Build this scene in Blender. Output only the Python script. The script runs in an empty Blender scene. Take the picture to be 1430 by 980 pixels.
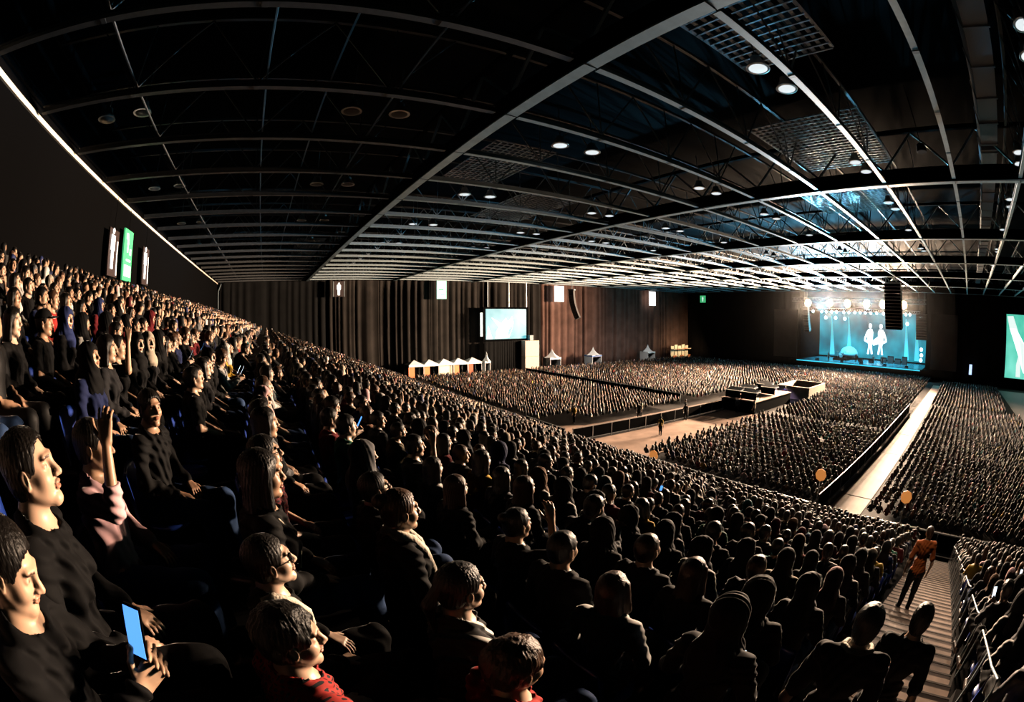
import bpy, math, random
import numpy as np
from mathutils import Vector, Matrix
random.seed(7); RNG = np.random.RandomState(11)
SC = bpy.context.scene; COL = SC.collection
PI = math.pi

# ------------------------------------------------------------------ camera: ultra wide fisheye held up in the stand
FPX, K3 = 655.364, 0.0744592                   # measured lens: theta = r/f + k (r/f)^3, r in pixels of the 1430 px wide frame
CY, CP, CR = 0.532341923, -0.0725341789, -0.00421740517
cam = bpy.data.cameras.new('camera'); camo = bpy.data.objects.new('camera', cam); COL.objects.link(camo)
_cy, _sy, _cp, _sp, _cr, _sr = math.cos(CY), math.sin(CY), math.cos(CP), math.sin(CP), math.cos(CR), math.sin(CR)
FWD = np.array([_sy*_cp, _cy*_cp, _sp]); R0 = np.array([_cy, -_sy, 0]); U0 = np.cross(R0, FWD)
RIGHT = _cr*R0 + _sr*U0; UP = -_sr*R0 + _cr*U0
m = Matrix.Identity(4)
for i in range(3): m[i][0], m[i][1], m[i][2] = RIGHT[i], UP[i], -FWD[i]
camo.matrix_world = m
cam.type = 'PANO'; cam.sensor_width = 36; cam.sensor_fit = 'HORIZONTAL'; cam.clip_start = 0.05; cam.clip_end = 500
PXMM = 1430/36.0
def setlens():
    c = cam.cycles if hasattr(cam, 'cycles') else None
    for tgt in (cam, c):
        if tgt is None: continue
        try:
            tgt.panorama_type = 'FISHEYE_LENS_POLYNOMIAL'; tgt.fisheye_fov = PI
            tgt.fisheye_polynomial_k0 = 0; tgt.fisheye_polynomial_k1 = -PXMM/FPX
            tgt.fisheye_polynomial_k2 = 0; tgt.fisheye_polynomial_k3 = -K3*(PXMM/FPX)**3; tgt.fisheye_polynomial_k4 = 0
        except Exception: pass
SC.render.engine = 'CYCLES'
setlens(); SC.camera = camo

def in_frame(p, margin=25):                     # used to decide how finely a far person is modelled
    p = np.atleast_2d(p); c = np.stack([p@RIGHT, p@UP, p@FWD], -1)
    h = np.hypot(c[:, 0], c[:, 1]) + 1e-9; th = np.arctan2(h, c[:, 2]); q = th.copy()
    for _ in range(12): q = q-(q+K3*q**3-th)/(1+3*K3*q**2)
    x = 715+FPX*q*c[:, 0]/h; y = 490-FPX*q*c[:, 1]/h
    return (x > -margin) & (x < 1430+margin) & (y > -margin) & (y < 980+margin) & (th < 1.5)

# ------------------------------------------------------------------ render look and world
vs = SC.view_settings; vs.view_transform = 'Standard'; vs.look = 'None'; vs.gamma = 1; vs.use_curve_mapping = False
vs.exposure = 0.15
cy = SC.cycles; cy.max_bounces = 4; cy.diffuse_bounces = 0; cy.glossy_bounces = 2; cy.transmission_bounces = 2; cy.volume_bounces = 0
cy.sample_clamp_indirect = 3; cy.use_denoising = True; cy.caustics_reflective = False; cy.caustics_refractive = False
cy.blur_glossy = 1.0
w = bpy.data.worlds.new('hall_dark'); SC.world = w; w.use_nodes = True
w.node_tree.nodes['Background'].inputs[0].default_value = (0.02, 0.03, 0.04, 1); w.node_tree.nodes['Background'].inputs[1].default_value = 0.0

# ------------------------------------------------------------------ materials
def mat(name, col, rough=.6, metal=0, emit=None, es=0, noise=0, nscale=5, spec=.5, bump=0, bscale=40, alpha=1):
    M = bpy.data.materials.new(name); M.use_nodes = True; nt = M.node_tree; b = nt.nodes['Principled BSDF']
    b.inputs['Base Color'].default_value = (*col, 1); b.inputs['Roughness'].default_value = rough; b.inputs['Metallic'].default_value = metal
    b.inputs['Specular IOR Level'].default_value = spec
    if emit: b.inputs['Emission Color'].default_value = (*emit, 1); b.inputs['Emission Strength'].default_value = es
    if noise or bump:
        tc = nt.nodes.new('ShaderNodeTexCoord')
    if noise:
        n = nt.nodes.new('ShaderNodeTexNoise'); n.inputs['Scale'].default_value = nscale; n.inputs['Detail'].default_value = 4
        nt.links.new(tc.outputs['Object'], n.inputs['Vector'])
        r = nt.nodes.new('ShaderNodeValToRGB'); r.color_ramp.elements[0].position = .3; r.color_ramp.elements[1].position = .7
        r.color_ramp.elements[0].color = (*[c*(1-noise) for c in col], 1); r.color_ramp.elements[1].color = (*[min(1, c*(1+noise)) for c in col], 1)
        nt.links.new(n.outputs['Fac'], r.inputs[0]); nt.links.new(r.outputs[0], b.inputs['Base Color'])
    if bump:
        n2 = nt.nodes.new('ShaderNodeTexNoise'); n2.inputs['Scale'].default_value = bscale
        nt.links.new(tc.outputs['Object'], n2.inputs['Vector'])
        bp = nt.nodes.new('ShaderNodeBump'); bp.inputs['Strength'].default_value = bump; bp.inputs['Distance'].default_value = .02
        nt.links.new(n2.outputs['Fac'], bp.inputs['Height']); nt.links.new(bp.outputs[0], b.inputs['Normal'])
    return M
M_steel = mat('painted_steel', (.40, .50, .52), .45, 0, noise=.12, nscale=3)
M_deck = mat('roof_deck', (.004, .005, .006), .9, spec=.02)
M_black = mat('black_paint', (.002, .002, .0022), .95, spec=.02)
M_web = mat('dark_grey_steel', (.22, .27, .30), .5, noise=.1)
M_dim = mat('charcoal_and_shaded_steel', (.055, .058, .062), .5, noise=.2)  # charcoal fittings, and steel darkened to carry the rear bay's shade
M_floor = mat('concrete_floor', (.03, .026, .024), .8, spec=.1, noise=.25, nscale=.6)
M_wood = mat('plywood_deck', (.60, .43, .34), .55, noise=.2, nscale=2.5)
M_drape = mat('black_drape', (.005, .005, .005), .9, noise=.2, nscale=1, spec=.1)
M_white = mat('white_vinyl', (.8, .82, .82), .5)
M_alu = mat('aluminium_truss', (.7, .72, .75), .3, .6)

# ------------------------------------------------------------------ mesh helpers
class MB:
    def __init__(s): s.v = []; s.f = []; s.mi = []
    def add(s, v, f, mi=0):
        n = len(s.v); s.v += [tuple(p) for p in v]; s.f += [tuple(i+n for i in q) for q in f]; s.mi += [mi]*len(f); return s
    def box(s, a, b, mi=0, T=None):
        (x0, y0, z0), (x1, y1, z1) = a, b
        v = [(x0, y0, z0), (x1, y0, z0), (x1, y1, z0), (x0, y1, z0), (x0, y0, z1), (x1, y0, z1), (x1, y1, z1), (x0, y1, z1)]
        if T is not None: v = [tuple(T@Vector(p)) for p in v]
        return s.add(v, [(0, 3, 2, 1), (4, 5, 6, 7), (0, 1, 5, 4), (1, 2, 6, 5), (2, 3, 7, 6), (3, 0, 4, 7)], mi)
    def tube(s, pts, r, n=8, mi=0, cap=True, closed=False):
        P = [Vector(p) for p in pts]; rr = r if hasattr(r, '__len__') else [r]*len(P); rings = []; base = len(s.v)
        ref = None
        for i, p in enumerate(P):
            a = P[i-1] if i > 0 else (P[-1] if closed else p); b = P[i+1] if i < len(P)-1 else (P[0] if closed else p)
            t = (b-a).normalized()
            if ref is None: ref = Vector((0, 0, 1)) if abs(t.z) < .9 else Vector((1, 0, 0))
            u = t.cross(ref).normalized(); w_ = u.cross(t).normalized(); ref = w_
            for k in range(n):
                c = 2*PI*(k+.5)/n; s.v.append(tuple(p+(u*math.cos(c)+w_*math.sin(c))*rr[i]))
        L = len(P); m_ = L if closed else L-1
        for i in range(m_):
            for k in range(n):
                a0 = base+i*n; b0 = base+((i+1) % L)*n
                s.f.append((a0+k, a0+(k+1) % n, b0+(k+1) % n, b0+k)); s.mi.append(mi)
        if cap and not closed:
            s.f.append(tuple(base+k for k in range(n))[::-1]); s.mi.append(mi); s.f.append(tuple(base+(L-1)*n+k for k in range(n))); s.mi.append(mi)
        return s
    def bar(s, a, b, wd=.08, mi=0): return s.tube([a, b], wd*.7071, 4, mi)
    def lathe(s, prof, n=20, c=(0, 0, 0), mi=0, axis='z'):
        base = len(s.v)
        for r, h in prof:
            for k in range(n):
                a = 2*PI*k/n; p = (r*math.cos(a), r*math.sin(a), h)
                if axis == 'x': p = (h, r*math.cos(a), r*math.sin(a))
                s.v.append((c[0]+p[0], c[1]+p[1], c[2]+p[2]))
        for i in range(len(prof)-1):
            for k in range(n):
                s.f.append((base+i*n+k, base+i*n+(k+1) % n, base+(i+1)*n+(k+1) % n, base+(i+1)*n+k)); s.mi.append(mi)
        s.f.append(tuple(base+k for k in range(n))[::-1]); s.f.append(tuple(base+(len(prof)-1)*n+k for k in range(n))); s.mi += [mi]*2
        return s
    def build(s, name, mats, parent=None, smooth=False, **props):
        me = bpy.data.meshes.new(name); me.from_pydata(s.v, [], s.f); me.update()
        mats = mats if isinstance(mats, (list, tuple)) else [mats]
        for M in mats: me.materials.append(M)
        if len(mats) > 1: me.polygons.foreach_set('material_index', s.mi)
        if smooth: me.polygons.foreach_set('use_smooth', [True]*len(me.polygons))
        o = bpy.data.objects.new(name, me); COL.objects.link(o)
        if parent is not None: o.parent = parent
        for k, v in props.items(): o[k] = v
        return o
def empty(name, loc, rz=0, **props):
    o = bpy.data.objects.new(name, None); COL.objects.link(o); o.location = loc; o.rotation_euler = (0, 0, rz); o.empty_display_size = .2
    for k, v in props.items(): o[k] = v
    return o
def S(name, mb, M, **k): return mb.build(name, M, kind='structure', **k)

# ------------------------------------------------------------------ lights of the show (lamps themselves are built with the stage and the roof)
STAGE_X, FLOOR_Z, CEIL = 100.0, -10.4, 6.5
def spot(name, loc, target, power, col, size, radius, blend=.5):
    l = bpy.data.lights.new(name, 'SPOT'); l.energy = power; l.color = col; l.spot_size = size; l.spot_blend = blend; l.shadow_soft_size = radius
    o = bpy.data.objects.new(name, l); COL.objects.link(o); o.location = loc
    o.rotation_euler = (Vector(target)-Vector(loc)).to_track_quat('-Z', 'Y').to_euler(); return o
def area(name, loc, target, power, col, sx, sy):
    l = bpy.data.lights.new(name, 'AREA'); l.shape = 'RECTANGLE'; l.size = sx; l.size_y = sy; l.energy = power; l.color = col
    o = bpy.data.objects.new(name, l); COL.objects.link(o); o.location = loc
    o.rotation_euler = (Vector(target)-Vector(loc)).to_track_quat('-Z', 'Y').to_euler(); return o
BLIND_Y = [38.9, 33.5, 29.0, 24.4, 20.4, 15.4]
for i, y in enumerate(BLIND_Y):
    spot('blinder_beam', (94.6, y, 3.9), (0, 22, -1.0), 250000, (1, .70, .47), math.radians(140), .7, 1.0)
area('stage_wash_glow', (99.5, 26, -2.5), (0, 26, 2.0), 9000, (.18, .75, 1.0), 28, 8)
for y_, tg in ((36, (14, 2, 25)), (24, (20, 14, 25)), (18, (14, 34, 25)), (30, (28, 24, 26))):
    spot('moving_head_beam', (96, y_, 2.4), tg, 360000, (.20, .66, 1.0), math.radians(32), .3, .5)
spot('aisle_flood_and_fill_light', (17.5, 1.2, 6.2), (9.2, -.2, -5.6), 2600, (1, .80, .62), math.radians(42), .12, .9)
spot('aisle_flood_and_fill_light', (5.2, 1.6, 6.2), (8.7, .1, -4.2), 700, (1, .80, .62), math.radians(20), .1, .9)  # added fill that brightens the steward's back in place of bounced light
# ------------------------------------------------------------------ hall shell
YN, YS, XW, XE, TOP = 79.0, -34.0, -9.0, 116.0, 9.6
S('floor', MB().box((XW, YS, FLOOR_Z-.3), (XE, YN, FLOOR_Z)), M_floor)
S('ceiling', MB().box((XW, YS, TOP), (XE, YN, TOP+.3)), M_deck)
b = MB().box((XW-.4, YS, FLOOR_Z), (XW, YN, TOP)); S('wall_west', b, M_black)
S('wall_north', MB().box((XW, YN, FLOOR_Z), (XE, YN+.4, TOP)), M_black)
S('wall_east', MB().box((XE, YS, FLOOR_Z), (XE+.4, YN, TOP)), M_black)
S('wall_south', MB().box((XW, YS-.4, FLOOR_Z), (XE, YS, TOP)), M_black)
# parapet strip along the top of the stand, and the steel angle where wall and roof steel meet
S('trim_1', MB().box((XW, YS, .9), (XW+.12, 66.3, 2.25)), mat('grey_parapet', (.035, .032, .030), .8))
S('trim_2', MB().box((XW, YS, 6.42), (XW+.10, YN, 6.58)), mat('cream_angle', (.85, .74, .60), .4))
# girders along y, joists along x
GX = [7.05, 22.6, 37.6, 51.8, 66.8, 82.0, 97.0]
def girder(x):
    g = MB(); g.box((x-.2, YS, CEIL), (x+.2, YN, CEIL+.06), 0); g.box((x-.02, YS, CEIL+.06), (x+.02, YN, CEIL+.72), 2); g.box((x-.18, YS, CEIL+.72), (x+.18, YN, CEIL+.77), 2)
    g.box((x-.12, YS, 9.1), (x+.12, YN, 9.3), 2)
    y = YS+2
    while y < YN-4:
        g.bar((x, y, CEIL+.75), (x, y+2, 9.1), .10, 1); g.bar((x, y+4, CEIL+.75), (x, y+2, 9.1), .10, 1); y += 4
        g.box((x-.2, y-.06, CEIL-.012), (x+.2, y-.04, CEIL), 2)
    return g
for k, x in enumerate(GX): girder(x).build('ceiling_girder_beam', [M_steel, M_web, M_black], kind='structure')
JY = [4.02*j for j in range(-7, 20)]
def joist(y):
    g = MB(); z = CEIL+.02
    xs = [XW]+GX
    for bay, (a, c) in enumerate(zip(xs[:-1], xs[1:])):
        a2 = a+.30; c2 = c-.55; q = 2 if bay == 0 else 0; wq = 2 if bay == 0 else 1  # rear bay: shade under the roof put into darker steel
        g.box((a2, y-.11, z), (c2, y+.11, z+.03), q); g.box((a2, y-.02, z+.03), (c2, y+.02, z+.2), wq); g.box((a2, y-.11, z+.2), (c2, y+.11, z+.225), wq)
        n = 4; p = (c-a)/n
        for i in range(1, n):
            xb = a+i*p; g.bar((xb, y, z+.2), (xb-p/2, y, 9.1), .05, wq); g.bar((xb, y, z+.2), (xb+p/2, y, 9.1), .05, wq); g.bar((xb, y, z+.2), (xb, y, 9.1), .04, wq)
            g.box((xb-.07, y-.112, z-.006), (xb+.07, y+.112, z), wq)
    g.box((XW, y-.07, 9.1), (GX[-1], y+.07, 9.22), 2)
    return g
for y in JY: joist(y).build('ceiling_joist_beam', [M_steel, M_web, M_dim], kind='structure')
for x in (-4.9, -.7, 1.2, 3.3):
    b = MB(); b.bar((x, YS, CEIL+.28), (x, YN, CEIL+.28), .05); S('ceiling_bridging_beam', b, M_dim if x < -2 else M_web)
# ------------------------------------------------------------------ people: smooth-blended body fields turned into one continuous surface
def v3(p): return np.array(p, float)
class Field:
    """smooth union / subtraction of round cones and ellipsoids on a block-culled grid"""
    def __init__(s, k=.02): s.p = []; s.k = k; s.post = []
    def cone(s, a, b, r1, r2, k=None): s.p.append(('c', v3(a), v3(b), r1, r2, k if k is not None else s.k, 1)); return s
    def ell(s, c, r, R=None, k=None): s.p.append(('e', v3(c), v3(r), R, None, k if k is not None else s.k, 1)); return s
    def sub(s, c, r, R=None, k=.008): s.p.append(('e', v3(c), v3(r), R, None, k, -1)); return s
    def grow(s, d):
        o = Field(s.k)
        for q in s.p:
            if q[0] == 'c': o.p.append(('c', q[1], q[2], q[3]+d, q[4]+d, q[5], q[6]))
            else: o.p.append(('e', q[1], q[2]+d, q[3], None, q[5], q[6]))
        return o
    def ev(s, X, Y, Z, base=1.0):
        D = np.full((len(X), len(Y), len(Z)), base, np.float32)
        for kind, a, b, c, d, k, sg in s.p:
            if kind == 'c': lo = np.minimum(a-c, b-d); hi = np.maximum(a+c, b+d)
            else: R_ = max(b) if c is not None else b; lo = a-R_; hi = a+R_
            mg = .07+k
            i0, i1 = np.searchsorted(X, [lo[0]-mg, hi[0]+mg]); j0, j1 = np.searchsorted(Y, [lo[1]-mg, hi[1]+mg]); k0, k1 = np.searchsorted(Z, [lo[2]-mg, hi[2]+mg])
            if i1 <= i0 or j1 <= j0 or k1 <= k0: continue
            x = X[i0:i1, None, None]-a[0]; y = Y[None, j0:j1, None]-a[1]; z = Z[None, None, k0:k1]-a[2]
            if kind == 'c':
                u = b-a; L2 = u@u+1e-12; t = np.clip((x*u[0]+y*u[1]+z*u[2])/L2, 0, 1)
                dd = np.sqrt((x-t*u[0])**2+(y-t*u[1])**2+(z-t*u[2])**2)-(c+(d-c)*t)
            else:
                if c is not None:
                    x, y, z = (x*c[0][0]+y*c[1][0]+z*c[2][0], x*c[0][1]+y*c[1][1]+z*c[2][1], x*c[0][2]+y*c[1][2]+z*c[2][2])
                k_0 = np.sqrt((x/b[0])**2+(y/b[1])**2+(z/b[2])**2); k_1 = np.sqrt((x/b[0]**2)**2+(y/b[1]**2)**2+(z/b[2]**2)**2)+1e-6
                dd = k_0*(k_0-1)/k_1
            blk = D[i0:i1, j0:j1, k0:k1]
            if sg > 0:
                h = np.maximum(k-np.abs(blk-dd), 0)/k; blk[...] = np.minimum(blk, dd)-h*h*k*.25
            else:
                h = np.maximum(k-np.abs(blk+dd), 0)/k; blk[...] = np.maximum(blk, -dd)+h*h*k*.25
        for f in s.post: D = f(D, X[:, None, None], Y[None, :, None], Z[None, None, :])
        return D
def nets(D, X, Y, Z):
    I = D < 0; nx, ny, nz = D.shape
    c = I[:-1, :-1, :-1].astype(np.int8)
    c = c+I[1:, :-1, :-1]+I[:-1, 1:, :-1]+I[1:, 1:, :-1]+I[:-1, :-1, 1:]+I[1:, :-1, 1:]+I[:-1, 1:, 1:]+I[1:, 1:, 1:]
    ci = np.argwhere((c > 0) & (c < 8)); idx = np.full(c.shape, -1, np.int64); idx[tuple(ci.T)] = np.arange(len(ci))
    P = np.zeros((len(ci), 3)); W = np.zeros(len(ci)); ax = (X, Y, Z)
    cor = [(i, j, k) for i in (0, 1) for j in (0, 1) for k in (0, 1)]
    for a in cor:
        for d in range(3):
            if a[d]: continue
            b = list(a); b[d] = 1
            ia = (ci[:, 0]+a[0], ci[:, 1]+a[1], ci[:, 2]+a[2]); ib = (ci[:, 0]+b[0], ci[:, 1]+b[1], ci[:, 2]+b[2])
            va, vb = D[ia], D[ib]; m_ = (va < 0) != (vb < 0); t = np.where(m_, va/np.where(m_, va-vb, 1), 0)
            for e in range(3):
                pa = ax[e][ia[e]]; pb = ax[e][ib[e]]; P[:, e] += m_*(pa+(pb-pa)*t)
            W += m_
    P /= W[:, None]; F = []
    for d, (e, f) in enumerate(((1, 2), (2, 0), (0, 1))):
        sl0 = [slice(None)]*3; sl1 = [slice(None)]*3; sl0[d] = slice(0, -1); sl1[d] = slice(1, None)
        A, B = I[tuple(sl0)], I[tuple(sl1)]; q = np.argwhere(A != B)
        q = q[(q[:, e] > 0) & (q[:, f] > 0) & (q[:, e] < D.shape[e]-1) & (q[:, f] < D.shape[f]-1)]
        s_ = A[tuple(q.T)]; oe = np.zeros(3, int); oe[e] = 1; of = np.zeros(3, int); of[f] = 1
        g = [idx[tuple((q-o).T)] for o in (oe+of, of, 0*oe, oe)]
        quad = np.stack(g, 1); quad[~s_] = quad[~s_][:, ::-1]; F.append(quad)
    F = np.concatenate(F); return P, F[(F >= 0).all(1)]
def axis(a, b, h): return np.linspace(a, b, int(round((b-a)/h))+1)
def axis2(a, m, b, h0, h1): return np.concatenate([axis(a, m, h0)[:-1], axis(m, b, h1)])

def rotz(a): c, s = math.cos(a), math.sin(a); return np.array([[c, -s, 0], [s, c, 0], [0, 0, 1.]])
def roty(a): c, s = math.cos(a), math.sin(a); return np.array([[c, 0, s], [0, 1., 0], [-s, 0, c]])

def head_parts(F, H, R, female=False, detail=True):
    P = lambda *p: H+R@v3(p)
    F.ell(P(-.015, 0, .032), (.094, .073, .084), R, k=.02)
    F.ell(P(.026, 0, -.030), (.058, .060, .080), R, k=.03)
    for s in (1, -1):
        F.cone(P(.0, .052*s, -.045), P(.060, .012*s, -.096), .020, .017, k=.025)
        F.ell(P(.052, .038*s, -.030), (.028, .026, .028), R, k=.025)
        if detail: F.cone(P(.080, .036*s, .026), P(.088, .012*s, .024), .010, .010, k=.02)
    F.ell(P(.068, 0, -.098), (.018, .022, .016), R, k=.02)
    if detail:
        for s in (1, -1): F.sub(P(.098, .033*s, .004), (.022, .021, .014), R, k=.02)
        for s in (1, -1):
            F.ell(P(.0685, .032*s, .004), (.0135, .0150, .0105), R, k=.005)
            F.ell(P(-.008, .076*s, -.008), (.020, .010, .033), R @ rotz(.35*s), k=.006)
            F.sub(P(.0, .086*s, -.004), (.010, .006, .019), R @ rotz(.35*s), k=.006)
    F.cone(P(.086, 0, .016), P(.110, 0, -.026), .008, .0115, k=.016)
    for s in (1, -1): F.ell(P(.098, .012*s, -.030), (.011, .009, .008), R, k=.008)
    lp = 1.15 if female else 1
    if detail:
        F.ell(P(.088, 0, -.053), (.012, .023, .0065*lp), R, k=.006); F.ell(P(.086, 0, -.066), (.011, .019, .007*lp), R, k=.006)
        F.sub(P(.100, 0, -.0595), (.012, .024, .0022), R, k=.004)
    else: F.ell(P(.084, 0, -.058), (.012, .022, .012), R, k=.01)

def hand_parts(F, W, d, up, side, curl=.5, fine=True):
    """W wrist, d direction of the palm, up = back of the hand, side = +1 when the thumb leaves along +(d x up)"""
    d = v3(d)/np.linalg.norm(d); up = v3(up); up = up-d*(up@d); up /= np.linalg.norm(up); l = np.cross(d, up)*side
    if not fine:
        F.ell(W+d*.075, (.032, .032, .032), k=.02); F.cone(W, W+d*.13, .03, .022, k=.02); F.cone(W+d*.03, W+d*.07+l*.045, .014, .012, k=.015); return
    for q in (-.028, -.010, .010, .028): F.cone(W+d*.012+l*q*.6, W+d*.088+l*q, .0155, .0125, k=.012)
    L = (.070, .080, .075, .058)
    for i, q in enumerate((.029, .010, -.010, -.029)):
        p = W+d*.088+l*q; ln = L[i]; a = 0; dd = d
        for j, f in enumerate((.45, .32, .23)):
            a += curl*(.55, .75, .5)[j]; dd = d*math.cos(a)-up*math.sin(a); e = p+dd*ln*f+l*q*.08
            F.cone(p, e, .0088-.0008*j, .0082-.0008*j, k=.004); p = e
    p = W+d*.022+l*.026-up*.004
    for ln, a, b, r in ((.040, .85, .15, .0125), (.032, .45, .35*curl+.1, .0105), (.026, .25, .5*curl+.1, .009)):
        dd = d*math.cos(a)+l*math.sin(a)-up*b; dd /= np.linalg.norm(dd); e = p+dd*ln; F.cone(p, e, r, r*.9, k=.005); p = e

def skeleton(pose, female):
    J = dict(lean=0., hy=0., hp=0., z0=0.)
    w_ = .155 if female else .178
    J['w'] = w_
    if pose == 'stand' or pose == 'stand_raise':
        J.update(hip=.92, stand=True)
        J['el'] = [(-.03, .27, 1.10), (-.03, -.27, 1.10)]; J['wr'] = [(.07, .27, .87), (.07, -.27, .87)]; J['curl'] = .6
        if pose == 'stand_raise': J['el'][1] = (.20, -.25, 1.22); J['wr'][1] = (.30, -.14, 1.42)
    else:
        J.update(hip=.53, stand=False); J['curl'] = .55
        J['el'] = [(.02, .25, .76), (.02, -.25, .76)]; J['wr'] = [(.22, .10, .67), (.22, -.11, .66)]
        if pose == 'cheek': J['lean'] = .12; J['el'][1] = (.30, -.17, .78); J['wr'][1] = (.215, -.10, 1.02); J['hand1'] = ((-.35, .25, 1), (.6, -.4, .6), -1)
        if pose == 'phone': J['lean'] = .06; J['el'] = [(.14, .22, .76), (.14, -.22, .76)]; J['wr'] = [(.33, .07, .86), (.33, -.07, .86)]; J['hp'] = .35
        if pose == 'lean': J['lean'] = .45; J['el'] = [(.36, .2, .74), (.36, -.2, .74)]; J['wr'] = [(.46, .04, .86), (.46, -.05, .86)]; J['hp'] = .1
        if pose == 'raise': J['el'][1] = (.16, -.26, 1.00); J['wr'][1] = (.17, -.20, 1.26)
        if pose == 'look': J['hp'] = -.18
        if pose == 'turn': J['hy'] = -.5
    return J
def person_fields(pose='lap', female=False, hair='short', sleeve='long', fine=True, detail=True, legs=True):
    J = skeleton(pose, female); st = J['stand']; hz = J['hip']; w_ = J['w']; le = J['lean']
    sh = 1.47 if st else 1.00; top = sh+.07
    def T(x, y, z): return v3((x+le*max(0, z-hz), y, z-.25*le*max(0, z-hz)))
    B = Field(.05); up = Field(.05)
    up.ell(T(0, 0, hz+.02), (.125, w_-.01, .13)); up.ell(T(0, 0, hz+.17), (.10, w_-.045, .16)); up.ell(T(.0, 0, sh-.10), (.115, w_-.025, .17))
    if female: [up.ell(T(.085, .07*s, sh-.13), (.055, .06, .06)) for s in (1, -1)]
    up.cone(T(-.01, w_-.03, sh-.005), T(-.01, -w_+.03, sh-.005), .050, .050); up.cone(T(-.01, 0, sh-.01), T(-.005, 0, top+.01), .088, .056)
    arms = []; hands = Field(.01)
    for s, el, wr, i in ((1, J['el'][0], J['wr'][0], 0), (-1, J['el'][1], J['wr'][1], 1)):
        el = T(*el) if not (J['lean'] and i == 0 and pose == 'cheek') else T(*el); wr = T(*wr)
        a = T(0, s*w_, sh); arms.append((a, el, wr))
        dr = wr-el; hd = dr; uv = v3((0, 0, 1)); sd = 1 if i == 1 else -1
        if st and pose != 'stand_raise': uv = v3((0, s, 0)); sd = s
        if pose == 'phone' or pose == 'lean': uv = v3((.2, s, .1)); sd = s
        if pose in ('raise', 'stand_raise') and i == 1: uv = v3((0, -1, 0)); sd = -1
        cl = J['curl']
        if i == 1 and 'hand1' in J: hd, uv, sd = J['hand1']; cl = .8
        hand_parts(hands, wr, hd, uv, sd, cl, fine)
    armf = Field(.03)
    for a, e, q in arms: armf.cone(a, e, .048, .038, k=.03); armf.cone(e, q, .037, .025, k=.02)
    low = Field(.04)
    if st:
        for s in (1, -1):
            o = .05*s if s > 0 else 0
            low.cone((0, .09*s, .90), (.02+o*.6, .10*s, .50), .092, .058); low.cone((.02+o*.6, .10*s, .50), (-.01+o, .11*s, .09), .058, .038)
    else:
        for s in (1, -1):
            kx = .45+(.03 if s > 0 else 0); low.cone((.0, .095*s, .55), (kx, .13*s, .55), .092, .065); low.cone((kx, .13*s, .54), (kx+.02, .13*s, .10), .060, .040)
    feet = Field(.02)
    for s in (1, -1):
        if st: fx, fy = -.01+(.05 if s > 0 else 0), .11*s
        else: fx, fy = .47+(.03 if s > 0 else 0), .13*s
        feet.cone((fx-.03, fy, .045), (fx+.17, fy*1.1, .035), .042, .034); feet.cone((fx, fy, .12), (fx, fy, .05), .042, .045)
    H = T(.03, 0, top+.135); R = rotz(J['hy'])@roty(J['hp']+le*.2)
    B.p += up.p+low.p+armf.p+feet.p
    if st or not legs: pass
    if not legs: B.p = up.p+armf.p+([('c', v3((.0, .1, .55)), v3((.42, .12, .55)), .1, .07, .05, 1), ('c', v3((.0, -.1, .55)), v3((.42, -.12, .55)), .1, .07, .05, 1)] if not st else low.p)
    B.cone(T(-.008, 0, top-.02), H+R@v3((-.022, 0, -.05)), .055, .052, k=.03)
    head_parts(B, H, R, female, detail); B.p += hands.p
    # hair
    P = lambda *p: H+R@v3(p)
    h = Field(.012)
    if hair in ('short', 'long', 'bun', 'pony', 'cap', 'curly', 'bald'):
        g = .012 if hair != 'curly' else .020
        if hair == 'bald': g = .003
        h.ell(P(-.017, 0, .036), (.094+g, .074+g*.9, .084+g), R)
        h.ell(P(-.045, 0, -.02), (.058+g*.6, .066+g*.5, .07), R, k=.02)
        if hair == 'long':
            h.ell(P(-.055, 0, -.11), (.058, .088, .15), R, k=.04); h.ell(P(-.085, 0, -.22), (.035, .09, .12), R, k=.04)
            for s in (1, -1): h.cone(P(.015, .074*s, .05), P(.005, .088*s, -.13), .018, .026, k=.03)
        if hair == 'bun': h.ell(P(-.115, 0, .075), (.042, .045, .040), R, k=.01)
        if hair == 'pony': h.cone(P(-.105, 0, .04), P(-.16, 0, -.04), .024, .026, k=.015); h.cone(P(-.16, 0, -.04), P(-.14, 0, -.20), .027, .010, k=.02)
        fz = .108 if hair in ('bun', 'pony') else .096; h.sub(P(.095, 0, -.021), (.078 if hair != 'bun' else .086, .085 if hair != 'long' else .062, fz), R, k=.01)
        if hair != 'long':
            h.sub(P(.03, .085, -.075), (.055, .05, .075), R, k=.01); h.sub(P(.03, -.085, -.075), (.055, .05, .075), R, k=.01)
            for s in (1, -1): h.sub(P(-.006, .086*s, -.010), (.024, .020, .036), R, k=.005)
    else:
        e_ = .018 if hair == 'hijab' else .034
        h.ell(P(-.012, 0, .028), (.098+e_, .078+e_, .088+e_), R); h.ell(P(.0, 0, -.05), (.088+e_*.6, .07+e_, .085), R, k=.04)
        h.cone(P(-.01, 0, -.09), T(0, 0, top-.02), .082, .10, k=.05)
        if hair == 'hijab':
            h.ell(T(.055, 0, sh-.02), (.10, .13, .12), k=.05); h.ell(T(-.06, 0, sh-.02), (.08, .13, .14), k=.05)
        else: h.ell(T(-.075, 0, sh+.05), (.08, .12, .07), k=.04)
        h.sub(P(.13, 0, -.020), (.085+e_*.6, .058+e_*.2, .080), R, k=.02)
    A_H = H.copy(); AR = R.copy()
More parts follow.
